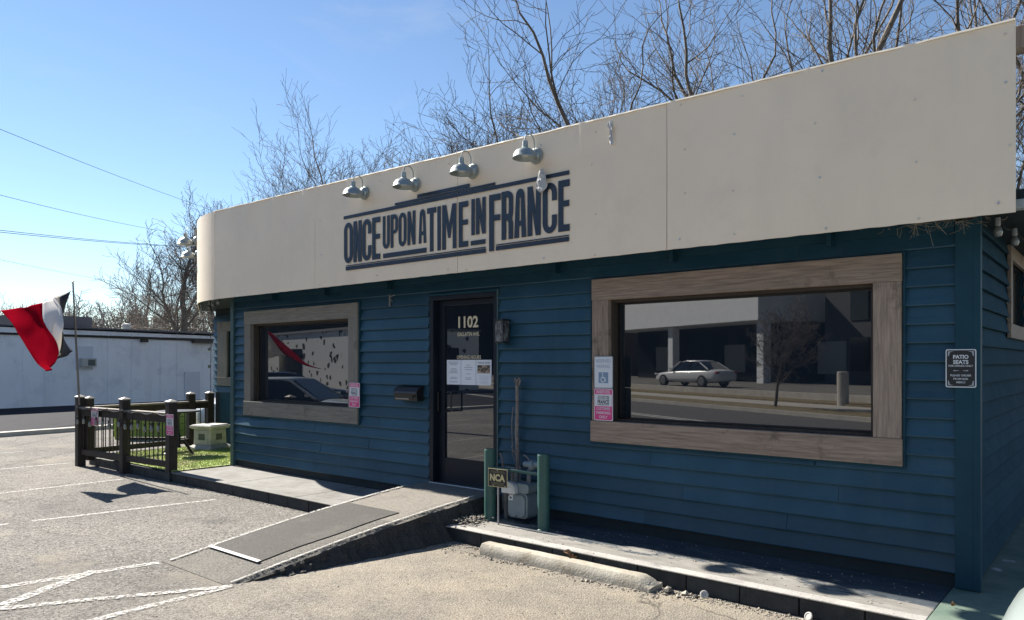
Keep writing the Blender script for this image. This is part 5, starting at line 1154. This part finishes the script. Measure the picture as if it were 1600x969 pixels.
# ================================================================== BARE TREES
def bare_tree(name, label, base, height, seed, trunk_r=.16, fork=.22, stems=1, spread=.75, levels=5, m=BARK, lean=(0, 0), group='bare winter trees', dens=1.0, nside=3, twig=.0045, up=.22, tilt=.28):
    rnd = random.Random(seed); segs = [[], []]
    def grow(p, d, L, r, lv):
        n = 5 if lv < 2 else (4 if lv < 4 else 3); cur = p.copy(); dirv = d.copy(); r0 = r; pts = [(cur.copy(), r)]
        rend = max(twig, r * (.50 if lv else .62))
        for i in range(n):
            dirv = (dirv + Vector((rnd.gauss(0, 1), rnd.gauss(0, 1), rnd.gauss(0, .6))) * (.10 + .035 * lv) + Vector((0, 0, up * .35 if lv else .05))).normalized()
            cur = cur + dirv * (L / n); rr = r + (rend - r) * (i + 1) / n
            pts.append((cur.copy(), rr))
        tgt = segs[0 if lv < 1 else 1]
        for i in range(n): tgt.append((pts[i][0], pts[i + 1][0], pts[i][1], pts[i + 1][1], lv))
        if lv >= levels: return
        nch = {0: 4, 1: 5, 2: 4, 3: 4, 4: 3}.get(lv, 3); nch = max(2, int(nch * dens + rnd.random()))
        t0 = {0: .45, 1: .22}.get(lv, .15)
        for k in range(nch):
            u = t0 + (1 - t0) * (k + rnd.random() * .8) / nch; u = min(u, .99); i = min(int(u * n), n - 1); f = u * n - i
            bp = pts[i][0].lerp(pts[i + 1][0], f); br = pts[i][1] + (pts[i + 1][1] - pts[i][1]) * f
            ax = (pts[i + 1][0] - pts[i][0]).normalized(); o = ax.orthogonal().normalized(); o.rotate(Matrix.Rotation(rnd.uniform(0, 6.283), 3, ax))
            an = R(rnd.uniform(24, 52)) * spread * 1.25; nd = (ax * math.cos(an) + o * math.sin(an)).normalized()
            grow(bp, nd, L * rnd.uniform(.48, .78) * (1.15 - .35 * u if lv else 1), max(twig, br * rnd.uniform(.42, .66)), lv + 1)
        # leader continues
        if lv < levels - 1: grow(pts[-1][0], dirv, L * rnd.uniform(.55, .75), max(twig, rend * .95), lv + 1)
    for s in range(stems):
        a = 6.283 * (s + rnd.random() * .6) / stems + seed if stems > 1 else 0
        d = Vector((lean[0] + (math.cos(a) * tilt if stems > 1 else 0) + rnd.gauss(0, .03), lean[1] + (math.sin(a) * tilt if stems > 1 else 0) + rnd.gauss(0, .03), 1)).normalized()
        grow(Vector((math.cos(a) * .1, math.sin(a) * .1, 0)) if stems > 1 else Vector((0, 0, 0)), d, height * .40, trunk_r, 0)
    t = thing(name, label, 'tree', base, 0, group)
    top = max(q[1].z for q in segs[1]); sc = height / top
    for nm, sg in (('trunk', segs[0]), ('crown', segs[1])):
        vs = []; fs = []
        for a, b_, ra, rb, lv in sg:
            ns = 8 if lv == 0 else (5 if lv < 3 else nside); d = (b_ - a).normalized(); o = d.orthogonal().normalized(); w = d.cross(o); k = len(vs)
            for p, r_ in ((a, ra), (b_ + d * ra * .3, rb)):
                for j in range(ns):
                    an = 6.2832 * j / ns; vs.append((p * sc + (o * math.cos(an) + w * math.sin(an)) * r_))
            fs += [(k + j, k + (j + 1) % ns, k + ns + (j + 1) % ns, k + ns + j) for j in range(ns)]
        b = MB(); b.v = vs; b.f = fs; b.build(nm, m, t, smooth=True, fix=False)
    return t
def tree_at(px, tdep, height, seed, label, **k):
    p = at(px, HOR, tdep); return bare_tree('bare_tree', label, (p.x, p.y, 0), height, seed, **k)
tree_at(1035, 15.5, 11.0, 6, 'bare spreading tree behind the third fascia panel seam', trunk_r=.13, stems=4, spread=1.0, dens=.8, twig=.004, tilt=.36)
tree_at(1310, 15, 12.5, 9, 'bare tree with upright trunks behind the middle of the right fascia panel', trunk_r=.15, stems=3, spread=.75, dens=.68, twig=.004, tilt=.42)
tree_at(1430, 17, 13, 14, 'bare multi-stemmed tree behind the right end of the fascia', trunk_r=.18, stems=3, spread=.8, dens=.66, twig=.004, tilt=.4)
tree_at(1190, 19, 11, 22, 'thin leaning bare tree behind the left part of the right fascia panel', trunk_r=.12, stems=2, spread=.85, lean=(.1, 0), dens=.9, twig=.004)
tree_at(1640, 15, 11, 31, 'bare tree at the right edge beyond the fascia end', trunk_r=.16, stems=2, spread=.9, dens=.9)
tree_at(870, 20, 11.0, 41, 'bare bushy tree just right of the right-hand lamp', trunk_r=.09, stems=4, spread=.75, dens=.9, twig=.0045)
tree_at(775, 23, 8.8, 47, 'bare thicket tree behind the gap between the third and right-hand lamps', trunk_r=.08, stems=4, spread=.75, dens=.9, twig=.005)
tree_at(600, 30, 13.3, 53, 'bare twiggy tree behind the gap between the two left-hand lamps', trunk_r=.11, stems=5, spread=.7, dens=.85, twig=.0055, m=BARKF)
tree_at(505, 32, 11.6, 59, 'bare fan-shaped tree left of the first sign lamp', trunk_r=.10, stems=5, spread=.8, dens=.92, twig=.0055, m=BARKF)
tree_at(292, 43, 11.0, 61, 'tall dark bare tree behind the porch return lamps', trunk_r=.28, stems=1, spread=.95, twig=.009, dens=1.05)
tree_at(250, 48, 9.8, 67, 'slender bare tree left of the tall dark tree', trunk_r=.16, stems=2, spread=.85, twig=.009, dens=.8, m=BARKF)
tree_at(332, 46, 12.2, 71, 'bare tree peeping over the rounded fascia corner', trunk_r=.2, stems=1, spread=.8, twig=.009, dens=.9)
rnd = random.Random(8)
fl = ['pale far bare tree at the left edge of the skyline', 'far bare tree just right of the flag pole top', 'far round bare tree above the white building middle', 'far low bare tree near the junction box', 'far bare tree behind the flag', 'far bare tree left of the slender one', 'far bare tree under the tall dark tree crown']
for (px, dep, h, lab) in zip((12, 128, 160, 205, 62, 232, 310), (75, 60, 66, 58, 80, 64, 60), (9, 7.6, 8.6, 7, 7.2, 7.6, 7.2), fl):
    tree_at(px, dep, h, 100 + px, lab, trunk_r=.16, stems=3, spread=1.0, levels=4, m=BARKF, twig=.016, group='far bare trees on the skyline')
# far wood line reading as one mass
b = MB(); rnd = random.Random(77)
for k in range(2600):
    px = rnd.uniform(-60, 420); dep = rnd.uniform(85, 110); p = at(px, HOR, dep); z0 = rnd.uniform(0, 4); hh = rnd.uniform(1.2, 3.2) + 1.2 * noise.noise((px * .03, 1, 1))
    a_ = Vector((p.x, p.y, z0)); q = a_ + Vector((rnd.gauss(0, .7), rnd.gauss(0, .7), hh)); b.tube([a_, a_.lerp(q, .5) + Vector((rnd.gauss(0, .15), rnd.gauss(0, .15), 0)), q], [.05, .035, .015], 3, cap=False)
tag(b.build('far_wood', BARKF, fix=False), 'hazy line of leafless woodland on the horizon at the left', 'woodland', kind='stuff')
# small street tree mirrored in the wide window
bare_tree('street_tree', 'small bare street tree on the verge, seen in the wide right window', SP(-5.5, -1.4, .1), 4.4, 88, trunk_r=.06, spread=.9, levels=5, twig=.005, group='bare winter trees')
